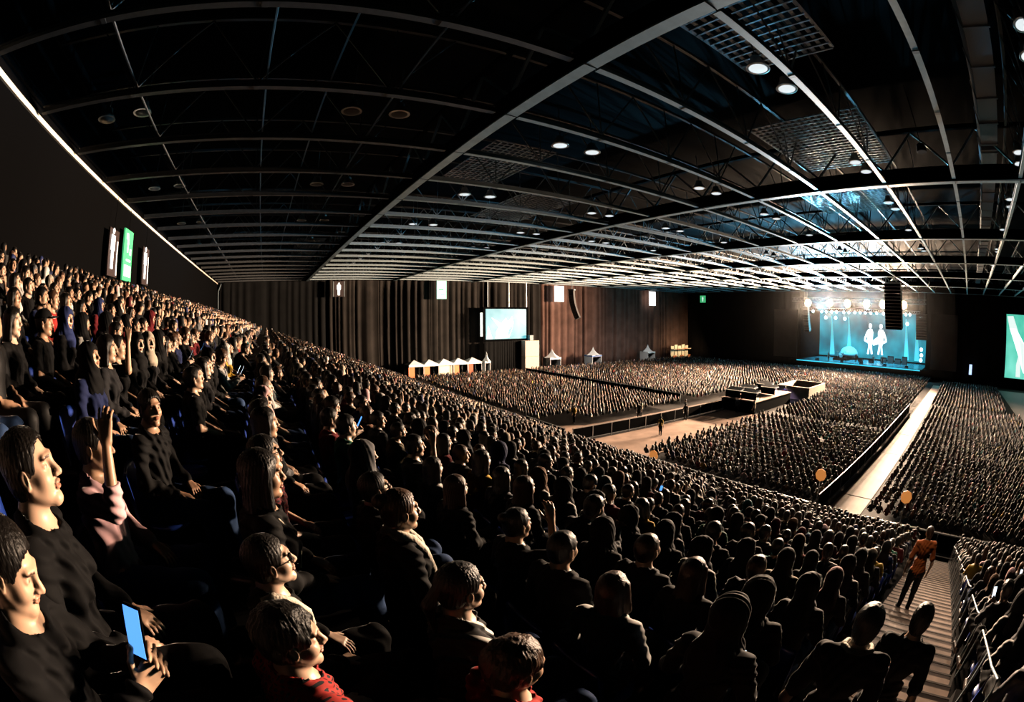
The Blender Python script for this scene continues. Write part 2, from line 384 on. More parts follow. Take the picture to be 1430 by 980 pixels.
    if fine:
        def strands(D, x, y, z):
            q = (x-A_H[0], y-A_H[1], z-A_H[2]); u = AR.T; lx = u[0, 0]*q[0]+u[0, 1]*q[1]+u[0, 2]*q[2]; ly = u[1, 0]*q[0]+u[1, 1]*q[1]+u[1, 2]*q[2]; lz = u[2, 0]*q[0]+u[2, 1]*q[1]+u[2, 2]*q[2]
            if hair in ('hijab', 'hood'): return D+.003*np.sin(38*lz+50*ly+9*np.sin(22*lx))
            an = np.arctan2(ly, -lx-.02)
            return D+.0016*np.sin(31*an+6*np.sin(14*lz))+.0014*np.sin(61*an+40*lz+3*np.sin(50*lx))+(.006*np.sin(80*lx)*np.sin(75*ly+1)*np.sin(70*lz) if hair == 'curly' else 0)
        h.post.append(strands)
    # clothes
    sh_f = up.grow(.013)
    for a, e, q in arms:
        if sleeve == 'long': sh_f.cone(a, e, .060, .054, k=.03); sh_f.cone(e, e+(q-e)*.93, .051, .038, k=.02)
        else: sh_f.cone(a, a+(e-a)*.72, .061, .062, k=.03)
    nz = top-.012; nb = T(0, 0, nz)
    if fine:
        def folds(D, x, y, z):
            f = .006*np.sin(34*z+11*np.sin(9*y+4*x)+16*x)*np.clip(1.2-np.abs(y)*2, .3, 1)+.0045*np.sin(55*x+38*y+21*np.sin(6*z))
            return D+f
        sh_f.post.append(folds)
    nc = T(.035, 0, top+.035)
    collar_cut = lambda D, x, y, z: np.maximum(np.maximum(D, .088-np.sqrt((x-nc[0])**2+(y-nc[1])**2+(z-nc[2])**2)), (z-(nz+.045))*.95)
    if sleeve != 'hooded': sh_f.post.append(collar_cut)
    sh_f.post.append(lambda D, x, y, z: np.maximum(D, (hz-.10)-z))
    lo_f = low.grow(.012); lo_f.ell(T(0, 0, hz+.0), (.137, w_+.004, .11), k=.04)
    lo_f.post.append(lambda D, x, y, z: np.maximum(D, .11-z))
    if fine: lo_f.post.append(lambda D, x, y, z: D+.004*np.sin(45*x+20*z+8*np.sin(12*y)))
    return B, h, sh_f, lo_f, H, R, J, arms

M_skin = bpy.data.materials.new('skin'); M_skin.use_nodes = True
def attr_mat(M, tint=True, rough=.5, sheen=0, spec=.5, fac=None):
    nt = M.node_tree; b = nt.nodes['Principled BSDF']; b.inputs['Roughness'].default_value = rough; b.inputs['Specular IOR Level'].default_value = spec
    a = nt.nodes.new('ShaderNodeAttribute'); a.attribute_name = 'tone'
    if tint:
        oi = nt.nodes.new('ShaderNodeObjectInfo'); mx = nt.nodes.new('ShaderNodeMix'); mx.data_type = 'RGBA'; mx.blend_type = 'MULTIPLY'; mx.inputs[0].default_value = 1
        nt.links.new(a.outputs['Color'], mx.inputs[6]); nt.links.new(oi.outputs['Color'], mx.inputs[7]); nt.links.new(mx.outputs[2], b.inputs['Base Color'])
    else: nt.links.new(a.outputs['Color'], b.inputs['Base Color'])
    if sheen: b.inputs['Sheen Weight'].default_value = sheen; b.inputs['Sheen Roughness'].default_value = .12
attr_mat(M_skin, True, .42)
M_hair = bpy.data.materials.new('hair'); M_hair.use_nodes = True
def objcol_mat(M, rough, sheen=0, spec=.5, pat=None):
    nt = M.node_tree; b = nt.nodes['Principled BSDF']; b.inputs['Roughness'].default_value = rough; b.inputs['Specular IOR Level'].default_value = spec
    oi = nt.nodes.new('ShaderNodeObjectInfo')
    if sheen: b.inputs['Sheen Weight'].default_value = sheen; b.inputs['Sheen Roughness'].default_value = .12
    if pat:
        tc = nt.nodes.new('ShaderNodeTexCoord'); mx = nt.nodes.new('ShaderNodeMix'); mx.data_type = 'RGBA'
        mx.inputs[7].default_value = (.01, .01, .012, 1) if pat == 'plaid' else (.75, .72, .68, 1)
        if pat == 'plaid':
            w1 = nt.nodes.new('ShaderNodeTexWave'); w1.inputs['Scale'].default_value = 14; w1.bands_direction = 'Y'; w2 = nt.nodes.new('ShaderNodeTexWave'); w2.inputs['Scale'].default_value = 14; w2.bands_direction = 'Z'
            ad = nt.nodes.new('ShaderNodeMath'); ad.operation = 'MULTIPLY'; mt = nt.nodes.new('ShaderNodeMath'); mt.operation = 'GREATER_THAN'; mt.inputs[1].default_value = .35
            for q in (w1, w2): nt.links.new(tc.outputs['Object'], q.inputs['Vector'])
            nt.links.new(w1.outputs['Fac'], ad.inputs[0]); nt.links.new(w2.outputs['Fac'], ad.inputs[1]); nt.links.new(ad.outputs[0], mt.inputs[0]); nt.links.new(mt.outputs[0], mx.inputs[0])
        else:
            w1 = nt.nodes.new('ShaderNodeTexWave'); w1.inputs['Scale'].default_value = 4; w1.bands_direction = 'DIAGONAL'; mt = nt.nodes.new('ShaderNodeMath'); mt.operation = 'GREATER_THAN'; mt.inputs[1].default_value = .82
            nt.links.new(tc.outputs['Object'], w1.inputs['Vector']); nt.links.new(w1.outputs['Fac'], mt.inputs[0]); nt.links.new(mt.outputs[0], mx.inputs[0])
        nt.links.new(oi.outputs['Color'], mx.inputs[6]); nt.links.new(mx.outputs[2], b.inputs['Base Color'])
    else: nt.links.new(oi.outputs['Color'], b.inputs['Base Color'])
objcol_mat(M_hair, .42, .25, .2)
def hair_bump(M):
    nt = M.node_tree; b = nt.nodes['Principled BSDF']; tc = nt.nodes.new('ShaderNodeTexCoord'); mp = nt.nodes.new('ShaderNodeMapping'); mp.inputs['Scale'].default_value = (1, 1, .14)
    n = nt.nodes.new('ShaderNodeTexNoise'); n.inputs['Scale'].default_value = 150; n.inputs['Detail'].default_value = 3; bp = nt.nodes.new('ShaderNodeBump'); bp.inputs['Strength'].default_value = .55; bp.inputs['Distance'].default_value = .008
    nt.links.new(tc.outputs['Object'], mp.inputs[0]); nt.links.new(mp.outputs[0], n.inputs['Vector']); nt.links.new(n.outputs['Fac'], bp.inputs['Height']); nt.links.new(bp.outputs[0], b.inputs['Normal'])
hair_bump(M_hair)
M_cloth = bpy.data.materials.new('cloth'); M_cloth.use_nodes = True; objcol_mat(M_cloth, .8, .6, .1)
M_plaid = bpy.data.materials.new('plaid_cloth'); M_plaid.use_nodes = True; objcol_mat(M_plaid, .8, .1, .2, 'plaid')
M_stripe = bpy.data.materials.new('striped_cloth'); M_stripe.use_nodes = True; objcol_mat(M_stripe, .8, .1, .2, 'stripe')

def np_mesh(name, V, F, mats, col=None, smooth=True):
    me = bpy.data.meshes.new(name); me.vertices.add(len(V)); me.vertices.foreach_set('co', np.ascontiguousarray(V, np.float32).ravel())
    me.loops.add(F.size); me.loops.foreach_set('vertex_index', np.ascontiguousarray(F, np.int32).ravel()); me.polygons.add(len(F))
    me.polygons.foreach_set('loop_start', np.arange(0, F.size, F.shape[1], dtype=np.int32)); me.update(calc_edges=True)
    if smooth: me.polygons.foreach_set('use_smooth', np.ones(len(F), bool))
    for M in (mats if isinstance(mats, (list, tuple)) else [mats]): me.materials.append(M)
    if col is not None:
        a = me.color_attributes.new('tone', 'FLOAT_COLOR', 'POINT'); a.data.foreach_set('color', np.ascontiguousarray(np.c_[col, np.ones(len(col))], np.float32).ravel())
    return me
def bounds(pose):
    if pose.startswith('stand'): return (-.28, .5), (-.42, .42), (-.01, 1.86)
    return (-.28, .76), (-.40, .40), (-.01, 1.42)
_cache = {}
def person_meshes(pose, female, hair, sleeve, lod):
    """lod 0 near, 1 mid; returns dict of mesh data"""
    out = {}; hb = .0045 if lod == 0 else .010; hc = .008 if lod == 0 else .015
    bx, by, bz = bounds(pose)
    B, h, s_, l_, H, R, J, arms = person_fields(pose, female, hair, sleeve, fine=lod == 0 or True)
    kb = ('b', pose, female, lod)
    if kb not in _cache:
        X, Y, Z = axis(*bx, hb), axis(*by, hb), axis2(bz[0], bz[1]-.42, bz[1], hb*1.5, hb)
        V, F = nets(B.ev(X, Y, Z), X, Y, Z); L = (V-H)@R
        col = np.ones((len(V), 3)); inh = V[:, 2] > H[2]-.14
        def put(mask, c): col[mask] = c
        lip = inh & (((L[:, 0]-.09)/.016)**2+(L[:, 1]/.024)**2+((L[:, 2]+.0595)/.013)**2 < 1) & (L[:, 0] > .080); put(lip, (.80, .52, .48))
        for s in (1, -1):
            d2 = ((L[:, 0]-.070)**2+(L[:, 1]-.032*s)**2+(L[:, 2]-.004)**2)**.5; put(inh & (d2 < .0150) & (np.abs(L[:, 2]-.003) < .0046) & (L[:, 0] > .076), (1.2, 1.25, 1.35))
            put(inh & (d2 < .016) & (L[:, 0] > .078) & ((L[:, 1]-.032*s)**2+(L[:, 2]-.004)**2 < .0050**2), (.06, .04, .03))
            put(inh & (L[:, 0] > .065) & (np.abs(L[:, 1]-.034*s) < .021) & (np.abs(L[:, 2]-(.0275-.12*np.abs(L[:, 1]-.03*s))) < .0042), (.12, .09, .08))
        put(V[:, 2] < .10, (.10, .10, .11))
        _cache[kb] = np_mesh('body', V, F, M_skin, col)
    out['body'] = _cache[kb]
    for nm, fld, mt, key in (('hair', h, M_hair, (pose, hair)), ('shirt', s_, M_cloth, (pose, female, sleeve)), ('trousers', l_, M_cloth, (pose, female))):
        kk = (nm, key, lod)
        if kk not in _cache:
            g = hb*1.15 if nm == 'hair' else hc
            if nm == 'hair':
                X, Y, Z = axis(H[0]-.26, H[0]+.20, g), axis(H[1]-.2, H[1]+.2, g), axis(H[2]-.42, H[2]+.17, g)
            else: X, Y, Z = axis(*bx, g), axis(*by, g), axis(*((bz[0], bz[1]) if nm == 'shirt' else (bz[0], .75 if not J['stand'] else 1.12)), g)
            V, F = nets(fld.ev(X, Y, Z), X, Y, Z); _cache[kk] = np_mesh(nm, V, F, mt)
        out[nm] = _cache[kk]
    return out, H, R, J, arms
def crowd_template(pose, female, hair, sleeve, hb, hh, cols, legs=False):
    """one low mesh with a tone per point; cols = skin, hair, shirt, trousers given later as indices"""
    B, h, s_, l_, H, R, J, arms = person_fields(pose, female, hair, sleeve, fine=False, detail=hh < .03, legs=legs)
    bx, by, bz = bounds(pose); st = J['stand']
    z0 = (.40 if hb < .05 else .60) if not st else .3
    X, Y, Z = axis(bx[0], .56, hb) if not st else axis(*bx, hb), axis(*by, hb), axis2(z0, H[2]-.15, H[2]+.19, hb, hh)
    if hh < hb: X = axis(bx[0], .56, (hb+hh)/2) if not st else axis(*bx, (hb+hh)/2); Y = axis(*by, (hb+hh)/2)
    Bh = B.ev(X, Y, Z); fs = [Bh, h.ev(X, Y, Z), s_.ev(X, Y, Z), l_.ev(X, Y, Z)]; st_ = np.stack(fs); D = st_.min(0)
    D = np.maximum(D, z0+.01-Z[None, None, :])
    V, F = nets(D, X, Y, Z)
    ii = [np.clip(np.searchsorted(a, V[:, e]), 0, len(a)-1) for e, a in enumerate((X, Y, Z))]
    lab = (st_[:, ii[0], ii[1], ii[2]]-np.array([0, .012 if hh < .03 else .03, .008 if hh < .03 else .02, .01])[:, None]).argmin(0)
    return V, F, lab
# ------------------------------------------------------------------ the raked stand
ROWP, RISE, K0, K1, YEND = .8, .296, -10, 24, 66.0
rx = lambda k: -.1+ROWP*k
rz = lambda k: -2.005-RISE*k
AY0, AY1 = -1.2, .62
M_tread = mat('stand_tread_boards', (.012, .011, .011), .9, spec=.1)
st = MB()
for k in range(K0, K1+1):
    for ya, yb in ((YS, AY0), (AY1, YEND)): st.box((rx(k)-.28, ya, rz(k)-.9), (rx(k)+.52, yb, rz(k)))
S('floor_stand', st, M_tread)
# stair aisle: two steps to a row, pale boards with worn dark nosings, and posts along its right side
M_nose = mat('step_nosing', (.10, .075, .06), .7)
sa = MB()
for k in range(K0, K1+1):
    for h in (0, 1):
        x0 = rx(k)-.28+h*.4; z0 = rz(k)-h*RISE/2
        sa.box((x0, AY0, z0-.9), (x0+.4, AY1, z0), 0); sa.box((x0+.372, AY0, z0-.0005), (x0+.403, AY1, z0+.006), 1)
        
sa.build('floor_stairs', [M_wood, M_nose], kind='structure')
fr = MB().box((rx(K1)+.52, YS, FLOOR_Z), (rx(K1)+.62, YEND, rz(K1)+.02)); S('trim_3', fr, M_black)
sd = MB()
for k in range(K0, K1+1): sd.box((rx(k)-.28, YEND, FLOOR_Z), (rx(k)+.52, YEND+.06, rz(k)+.02))
S('trim_4', sd, M_black)

# ------------------------------------------------------------------ who sits where
SHIRT = dict(black=(.0045, .0045, .005), charcoal=(.016, .016, .018), navy=(.012, .018, .06), white=(.62, .60, .58), cream=(.52, .44, .33), grey=(.13, .13, .135), maroon=(.12, .012, .016),
             red=(.36, .03, .025), orange=(.62, .15, .04), mustard=(.60, .36, .05), green=(.03, .13, .08), teal=(.03, .22, .25), denim=(.03, .06, .14), pink=(.72, .45, .48), brown=(.15, .07, .04), lilac=(.45, .38, .55))
WN = ['black']*34+['charcoal']*8+['navy']*5+['white']*7+['cream']*2+['grey']*2+['maroon']*3+['red', 'mustard', 'denim', 'pink', 'brown', 'brown', 'green', 'teal']
WN2 = WN+['white']*5+['cream']*5+['grey']*5
SKIN = [(.62, .40, .28), (.55, .34, .22), (.66, .45, .33), (.46, .27, .17), (.58, .37, .25)]
HAIRC = dict(black=(.005, .004, .0035), brown=(.06, .03, .017), blonde=(.45, .28, .13))
VEILC = dict(black=(.0045, .0045, .005), grey=(.12, .12, .125), cream=(.45, .38, .30), white=(.58, .56, .54), maroon=(.10, .012, .016), navy=(.02, .03, .1), pink=(.66, .42, .42), brown=(.17, .09, .05))
VN = ['black']*14+['grey', 'cream', 'white', 'maroon', 'navy', 'pink', 'brown', 'brown']
ARCH = [('lap', False, 'short', 'long'), ('lap', True, 'long', 'long'), ('lap', True, 'hijab', 'long'), ('look', False, 'short', 'short'), ('look', True, 'hijab', 'long'), ('phone', False, 'curly', 'long'),
        ('phone', True, 'pony', 'short'), ('cheek', True, 'long', 'short'), ('cheek', False, 'short', 'short'), ('lean', False, 'short', 'long'), ('raise', True, 'bun', 'short'), ('turn', False, 'short', 'short'),
        ('turn', True, 'hijab', 'long'), ('lap', False, 'cap', 'short'), ('look', True, 'long', 'long'), ('lap', False, 'hood', 'long'), ('look', False, 'bald', 'long')]
AW = np.array([10, 8, 11, 8, 6, 2, 2, 2, 2, 3, 1, 5, 6, 2, 5, 2, 1], float); AW /= AW.sum()
POSEW = dict(lap='hands in lap', look='looking up', phone='holding hands up', cheek='hand at cheek', lean='leaning forward', raise_='', turn='head turned')
POSEW['raise'] = 'one hand raised'
HAIRW = dict(short='short hair', long='long hair', curly='curly hair', pony='ponytail', bun='hair bun', hijab='headscarf', hood='hood up', cap='cap', bald='shaved head')
def newp(x, y, z, yaw=None):
    a = int(RNG.choice(len(ARCH), p=AW)); pose, f, hair, sl = ARCH[a]
    if yaw is None: yaw = .5*math.atan2(27-y, 100-x)+RNG.normal(0, .10)
    sc = RNG.normal(1.0, .03)
    cn = (WN if x < .5 else WN2)[RNG.randint(len(WN if x < .5 else WN2))]
    hn = VN[RNG.randint(len(VN))] if hair == 'hijab' else (cn if hair == 'hood' else ('black' if RNG.rand() < .75 else 'brown'))
    return dict(x=x, y=y, z=z, yaw=yaw, s=min(max(sc, .93), 1.07), pose=pose, f=f, hair=hair, sleeve=sl, cn=cn, hn=hn, tn='black' if RNG.rand() < .6 else 'denim', skin=SKIN[RNG.randint(5)], lod=1, label=None)
people = []
def hero(px, k, pose, f, hair, sleeve, cn, hn, label, yaw=.15, dz=0, **kw):
    """k = row; px = (x, y, s) seat position on that row and body scale"""
    x, y, s = px; d = newp(x, y, rz(k), yaw); d.update(s=s, pose=pose, f=f, hair=hair, sleeve=sleeve, cn=cn, hn=hn, label=label, lod=0, row=k, hero=True); d.update(kw); people.append(d)
hero((-.95, 1.29, 1.085), -1, 'look', True, 'bun', 'long', 'black', 'black', 'person in black jacket with hair pulled back and lit face at the far left edge', .25)
hero((-.90, .86, 1.0), -1, 'phone', False, 'short', 'long', 'black', 'black', 'dark-haired person bent over a glowing phone in the lower left corner', .2)
hero((-.98, 2.02, 1.0), -1, 'raise', False, 'short', 'long', 'pink', 'black', 'person in pale pink jacket and jeans with one arm raised to the head', .1, tn='denim')
hero((-.93, 3.08, .99), -1, 'turn', False, 'short', 'long', 'black', 'black', 'smiling man in black jacket above the pale pink jacket', -.25)
hero((-.10, 1.10, .935), 0, 'turn', False, 'curly', 'short', 'red', 'black', 'person in red plaid shirt seen from behind the ear at the bottom edge', .55, pattern='plaid')
hero((-.13, 1.62, .93), 0, 'look', True, 'short', 'long', 'black', 'black', 'woman in glasses with a cream strap over a black top, behind the red plaid shirt', .15, glasses=True, strap=True)
hero((-.12, 2.22, 1.06), 0, 'lap', True, 'long', 'long', 'black', 'black', 'woman in black jacket with white piping and long dark hair', .15, piping=True)
hero((-.10, 2.85, 1.0), 0, 'look', False, 'short', 'short', 'maroon', 'black', 'man in glasses and dark red checked shirt looking up beside the mustard top', .1, glasses=True, pattern='plaid')
hero((.57, 1.00, .98), 1, 'lap', False, 'curly', 'short', 'red', 'brown', 'man with curly brown hair and red collar at the bottom centre', .05)
hero((.62, 1.52, 1.0), 1, 'lap', True, 'pony', 'long', 'black', 'black', 'person in black top with thin cream stripes seated behind the curly brown hair', .1, pattern='stripe')
hero((.62, 2.32, 1.04), 1, 'lap', True, 'bun', 'long', 'black', 'brown', 'person with light brown pinned-up hair and a long cream scarf', .1, scarf=True)
hero((.62, 2.9, .98), 1, 'look', False, 'short', 'long', 'black', 'black', 'man in glasses in a dark jacket left of the light brown pinned-up hair', .1, glasses=True)
hero((1.43, 3.40, .98), 2, 'lap', True, 'long', 'long', 'black', 'brown', 'woman with long brown hair falling down her back', .2)
hero((1.62, .84, 1.04), 2, 'lap', True, 'hijab', 'long', 'charcoal', 'black', 'person in black headscarf holding a lit phone at the edge of the stairs', .1)
def standing(x, y, s, hair, cn, hn, label, z, yaw=0, pose='stand', f=False, lod=0, tn='black', sleeve='short', **kw):
    d = newp(x, y, z, yaw); d.update(s=s, pose=pose, f=f, hair=hair, sleeve=sleeve, cn=cn, hn=hn, tn=tn, label=label, lod=lod, row=99, hero=True); d.update(kw); people.append(d)
stz = lambda x: rz(0)-RISE/2*math.floor((x-rx(0)+.28)/.4)
standing(1.80, .16, .90, 'short', 'charcoal', 'black', 'man in dark brown shirt with pale collar standing on the stairs', stz(1.80), .1, collar=True)
standing(2.43, -.13, .90, 'short', 'black', 'black', 'man in black shirt standing on the stairs right of the pale collar', stz(2.43), -.1)
standing(8.50, .12, 1.03, 'short', 'orange', 'brown', 'steward in orange shirt standing on the lit stairs', stz(8.50), .25, lod=1)
for x_, y_, cn, hn_, lab, yw in ((27.9, 35.4, 'mustard', 'black', 'steward in yellow shirt at the near end of the boarded lane', 3), (30.8, 26.6, 'mustard', 'black', 'steward in yellow shirt standing on the wide boarded floor', .2),
        (35.2, 33.2, 'cream', 'black', 'person in cream top standing at the edge of the left block', 2.5), (34.2, 32.6, 'black', 'black', 'person in black standing beside the cream top on the lane', 1.),
        (37.5, 29.0, 'black', 'black', 'person in black by the middle of the barrier', .4), (39.5, 30.6, 'black', 'black', 'person in black just beyond the middle of the barrier', 2.), (44.8, 27.0, 'white', 'black', 'person in white in front of the mixing platform', .2),
        (44.6, 24.6, 'cream', 'black', 'person in cream top at the corner of the mixing platform', 1.5), (57.0, 26.5, 'lilac', 'black', 'person in lilac behind the mixing platform', 0), (57.4, 28.4, 'lilac', 'black', 'person in lilac at the far left of the mixing platform', .3)):
    standing(x_, y_, 1.0, 'short', cn, hn_, lab, FLOOR_Z if x_ > 21 else stz(x_), yw, lod=1)
# performers on the deck
for x_, y_, cn, lab in ((101, 35.6, 'white', 'performer in white at the left of the stage'), (101.5, 24.0, 'white', 'performer in white in front of the bright picture on stage'), (101.5, 21.6, 'black', 'performer in black right of centre on stage'), (101, 28.4, 'grey', 'performer in grey near centre stage')):
    standing(x_, y_, 1.05, 'short', cn, 'black', lab, -8.28, 3.1, lod=1)
# seats on a regular grid; a few stay empty
grid = []
for k in range(K0, K1+1):
    ys = list(np.arange(.95 if k > 1 else .95, YEND-.3, .53))+list(np.arange(-1.5, -12.5, -.53))
    for sn, y in enumerate(ys):
        x = rx(k)
        if k <= 2 and -3.0 < y < 3.3 and abs(x) < 2.0:
            if y < 0: continue
            if any(abs(d['x']-x) < .45 and abs(d['y']-y) < .52 for d in people) : continue
            if math.hypot(x, y) < 1.25 or k < 0: continue
        if any(d.get('hero') and abs(d['x']-x) < .40 and abs(d['y']-y) < .42 for d in people): continue
        grid.append((k, sn if y > 0 else -1-(sn-sum(1 for q in ys if q > 0)), x, y))
for k, sn, x, y in grid:
    if RNG.rand() < .04: continue
    d = newp(x+RNG.normal(0, .03), y+RNG.normal(0, .03), rz(k)); d.update(row=k, seat=sn); people.append(d)
# the standing floor: three seated blocks on the flat
FB = [(24.5, 43.4, 8.4, 22.6), (45.2, 58.3, 8.4, 22.4), (58.4, 66.5, 8.4, 22.6), (67.2, 94, 8.4, 41.5), (24.5, 62, -9.5, 4.8), (64, 90, -7.5, 5.2), (24.6, 29, 37.0, 72.5), (29, 43.6, 34.4, 72.5), (47.0, 66.5, 34.6, 72.5), (67.2, 93, 42.0, 72.5), (57.5, 66.5, 29.8, 34.4)]
for (xa, xb, ya, yb) in FB:
    for x in np.arange(xa, xb, .92):
        for y in np.arange(ya, yb, .54):
            if RNG.rand() < .03: continue
            d = newp(x+RNG.normal(0, .05), y+RNG.normal(0, .04), FLOOR_Z); d.update(row=200); people.append(d)
XYZ = np.array([(d['x'], d['y'], d['z']+1.2) for d in people])
vis = in_frame(XYZ, 10); near = in_frame(XYZ, 170); dist = np.linalg.norm(XYZ, axis=1)
order = [i for i in np.argsort(dist) if vis[i] and people[i]['row'] != 200]
heroes = [i for i, d in enumerate(people) if d.get('hero')]
single = set(heroes)
for i in order:
    if len(single) >= 285: break
    single.add(i)
# people the photograph picks out in the crowd: nearest seat takes their look
def override(x, y, **kw):
    c = [i for i in single if not people[i].get('hero')]; i = min(c, key=lambda j: math.hypot(people[j]['x']-x, people[j]['y']-y)); people[i].update(kw); people[i]['hero'] = True
OVR = []
for o_ in OVR: override(*o_[0], **o_[1])

ORD = 'first second third fourth fifth sixth seventh eighth ninth tenth eleventh twelfth thirteenth fourteenth fifteenth sixteenth seventeenth eighteenth nineteenth twentieth'.split()
def ordw(n):
    if n <= 20: return ORD[n-1]
    t = {2: 'twenty', 3: 'thirty', 4: 'forty'}[n//10]; return t+('-'+ORD[n % 10-1] if n % 10 else 'th') if n % 10 else {2: 'twentieth', 3: 'thirtieth', 4: 'fortieth'}[n//10]
GN = {}
def build_person(d, name='person'):
    ms, H, R, J, arms = person_meshes(d['pose'], d['f'], d['hair'] if d['hair'] != 'cap' else 'short', d['sleeve'], d['lod'])
    if d['label'] is None:
        hw = HAIRW[d['hair']]; hc = (d['hn']+' ') if d['hair'] != 'bald' and d['hair'] != 'hood' else ''
        d['label'] = f"{hc}{hw}, {d['cn']} top, {ordw(d['row']-K0+1)} row from rear wall, {ordw(abs(d['seat'])+(1 if d['seat'] >= 0 else 0))} seat {'left' if d['seat'] >= 0 else 'right'} of stairs"
    g = 'audience members seated in the raked stand' if d['row'] < 99 else 'people standing in the hall'
    root = empty(name, (d['x'], d['y'], d['z']), d['yaw'], label=d['label'], category='person', group=g); root.scale = (d['s'],)*3
    tone = d['skin']
    for nm, c in (('body', tone), ('hair', (VEILC if d['hair'] == 'hijab' else (SHIRT if d['hair'] == 'hood' else HAIRC))[d['hn'] if d['hair'] not in ('hood',) else d['cn']] if d['hair'] not in ('cap', 'bald') else HAIRC['black']),
                  ('shirt', SHIRT[d['cn']]), ('trousers', SHIRT[d['tn']])):
        part = {'hijab': 'headscarf', 'hood': 'hood'}.get(d['hair'], 'hair') if nm == 'hair' else nm
        o = bpy.data.objects.new(part, ms[nm]); COL.objects.link(o); o.parent = root; o.color = (*c, 1)
        if nm == 'shirt' and d.get('pattern'):
            o.material_slots[0].link = 'OBJECT'; o.material_slots[0].material = M_plaid if d['pattern'] == 'plaid' else M_stripe
        if nm == 'hair' and d['hair'] in ('hijab', 'hood', 'cap') and nm == 'hair':
            if d['hair'] != 'cap': o.material_slots[0].link = 'OBJECT'; o.material_slots[0].material = M_cloth
    RM = Matrix([[*R[i], H[i]] for i in range(3)]+[[0, 0, 0, 1]])
    if d['hair'] == 'cap':
        o = bpy.data.objects.new('cap', cap_mesh()); COL.objects.link(o); o.parent = root; o.matrix_local = RM; o.color = (*SHIRT.get(d['hn'], SHIRT['navy']), 1)
    if d.get('glasses'):
        o = bpy.data.objects.new('glasses', glasses_mesh()); COL.objects.link(o); o.parent = root; o.matrix_local = RM
    d['root'] = root; d['H'] = RM
    def line(nm, pts, r, M): b = MB(); b.tube(pts, r, 8); b.build(nm, M, root, smooth=True)
    if d.get('collar'): line('collar', [(.10, 0, 1.50), (.06, .075, 1.535), (-.02, .09, 1.565), (-.075, .04, 1.575), (-.075, -.04, 1.575), (-.02, -.09, 1.565), (.06, -.075, 1.535), (.10, 0, 1.50)], .016, M_scarf)
    if d.get('scarf'):
        line('scarf', [(-.07, -.02, 1.10), (-.02, .075, 1.09), (.06, .06, 1.06), (.13, .035, .98), (.165, .02, .86), (.17, .015, .72)], [.03, .034, .034, .032, .030, .022], M_scarf)
        line('scarf', [(-.07, .02, 1.10), (-.02, -.075, 1.09), (.05, -.075, 1.05), (.12, -.07, .96), (.155, -.07, .84), (.16, -.075, .68)], [.03, .034, .034, .030, .030, .020], M_scarf)
    if d.get('piping'):
        for e in (1, -1): line('piping', [(-.03, .085*e, 1.085), (.06, .10*e, 1.02), (.12, .085*e, .93), (.150, .07*e, .84), (.13, .06*e, .72)], .006, M_scarf)
    if d.get('strap'): line('bag_strap', [(-.06, -.10, 1.075), (.0, -.10, 1.09), (.08, -.07, 1.03), (.145, -.01, .92), (.16, .06, .80), (.14, .13, .68)], [.018, .02, .02, .018, .018, .018], M_scarf)
    return root
def cap_mesh():
    if 'cap' not in _cache:
        f = Field(.01); f.ell((-.017, 0, .046), (.114, .094, .092)); f.post.append(lambda D, x, y, z: np.maximum(D, .045-z+.12*x*0)); f.post.append(lambda D, x, y, z: D)
        br = Field(.005); br.ell((.095, 0, .048), (.082, .070, .012)); X, Y, Z = axis(-.16, .2, .007), axis(-.12, .12, .007), axis(0, .16, .005)
        V, F = nets(np.minimum(f.ev(X, Y, Z), br.ev(X, Y, Z)), X, Y, Z); _cache['cap'] = np_mesh('cap', V, F, M_cloth)
    return _cache['cap']
M_scarf = mat('cream_knit', (.70, .62, .50), .8, bump=.4, bscale=60)
M_gl = mat('black_glasses', (.01, .01, .01), .3)
def glasses_mesh():
    if 'gl' not in _cache:
        g = MB()
        for s in (1, -1):
            g.tube([(.098, .033*s+.023*math.cos(a), .004+.018*math.sin(a)) for a in np.linspace(0, 2*PI, 17)[:-1]], .0026, 6, closed=True)
            g.tube([(.096, .056*s, .008), (.05, .072*s, .006), (-.005, .080*s, .004)], .0026, 6)
        g.tube([(.099, .010, .006), (.102, 0, .009), (.099, -.010, .006)], .0026, 6)
        o = g.build('tmp', M_gl); _cache['gl'] = o.data; bpy.data.objects.remove(o)
    return _cache['gl']
for i in sorted(single): build_person(people[i])
# handrail along the right side of the stairs, one length to every third row
for k in range(1, K1, 3):
    r = empty('handrail', (rx(k), AY0-.02, rz(k)), 0, category='handrail', group='handrails along the stairs', label=f"pale handrail length right of the stairs, {ordw((k+2)//3)} from the camera")
    b = MB(); x1 = 1.9; z1 = -RISE*x1/ROWP
    b.tube([(0, 0, 0), (0, 0, .78), (.06, 0, .86), (.5, 0, .84-.5*RISE/ROWP), (x1-.06, 0, z1+.86), (x1, 0, z1+.78), (x1, 0, z1)], .014, 8); b.build('rail', M_web, r)
    MB().bar((.95, 0, -.35), (.95, 0, .84-.95*RISE/ROWP), .03).build('middle_post', M_web, r)

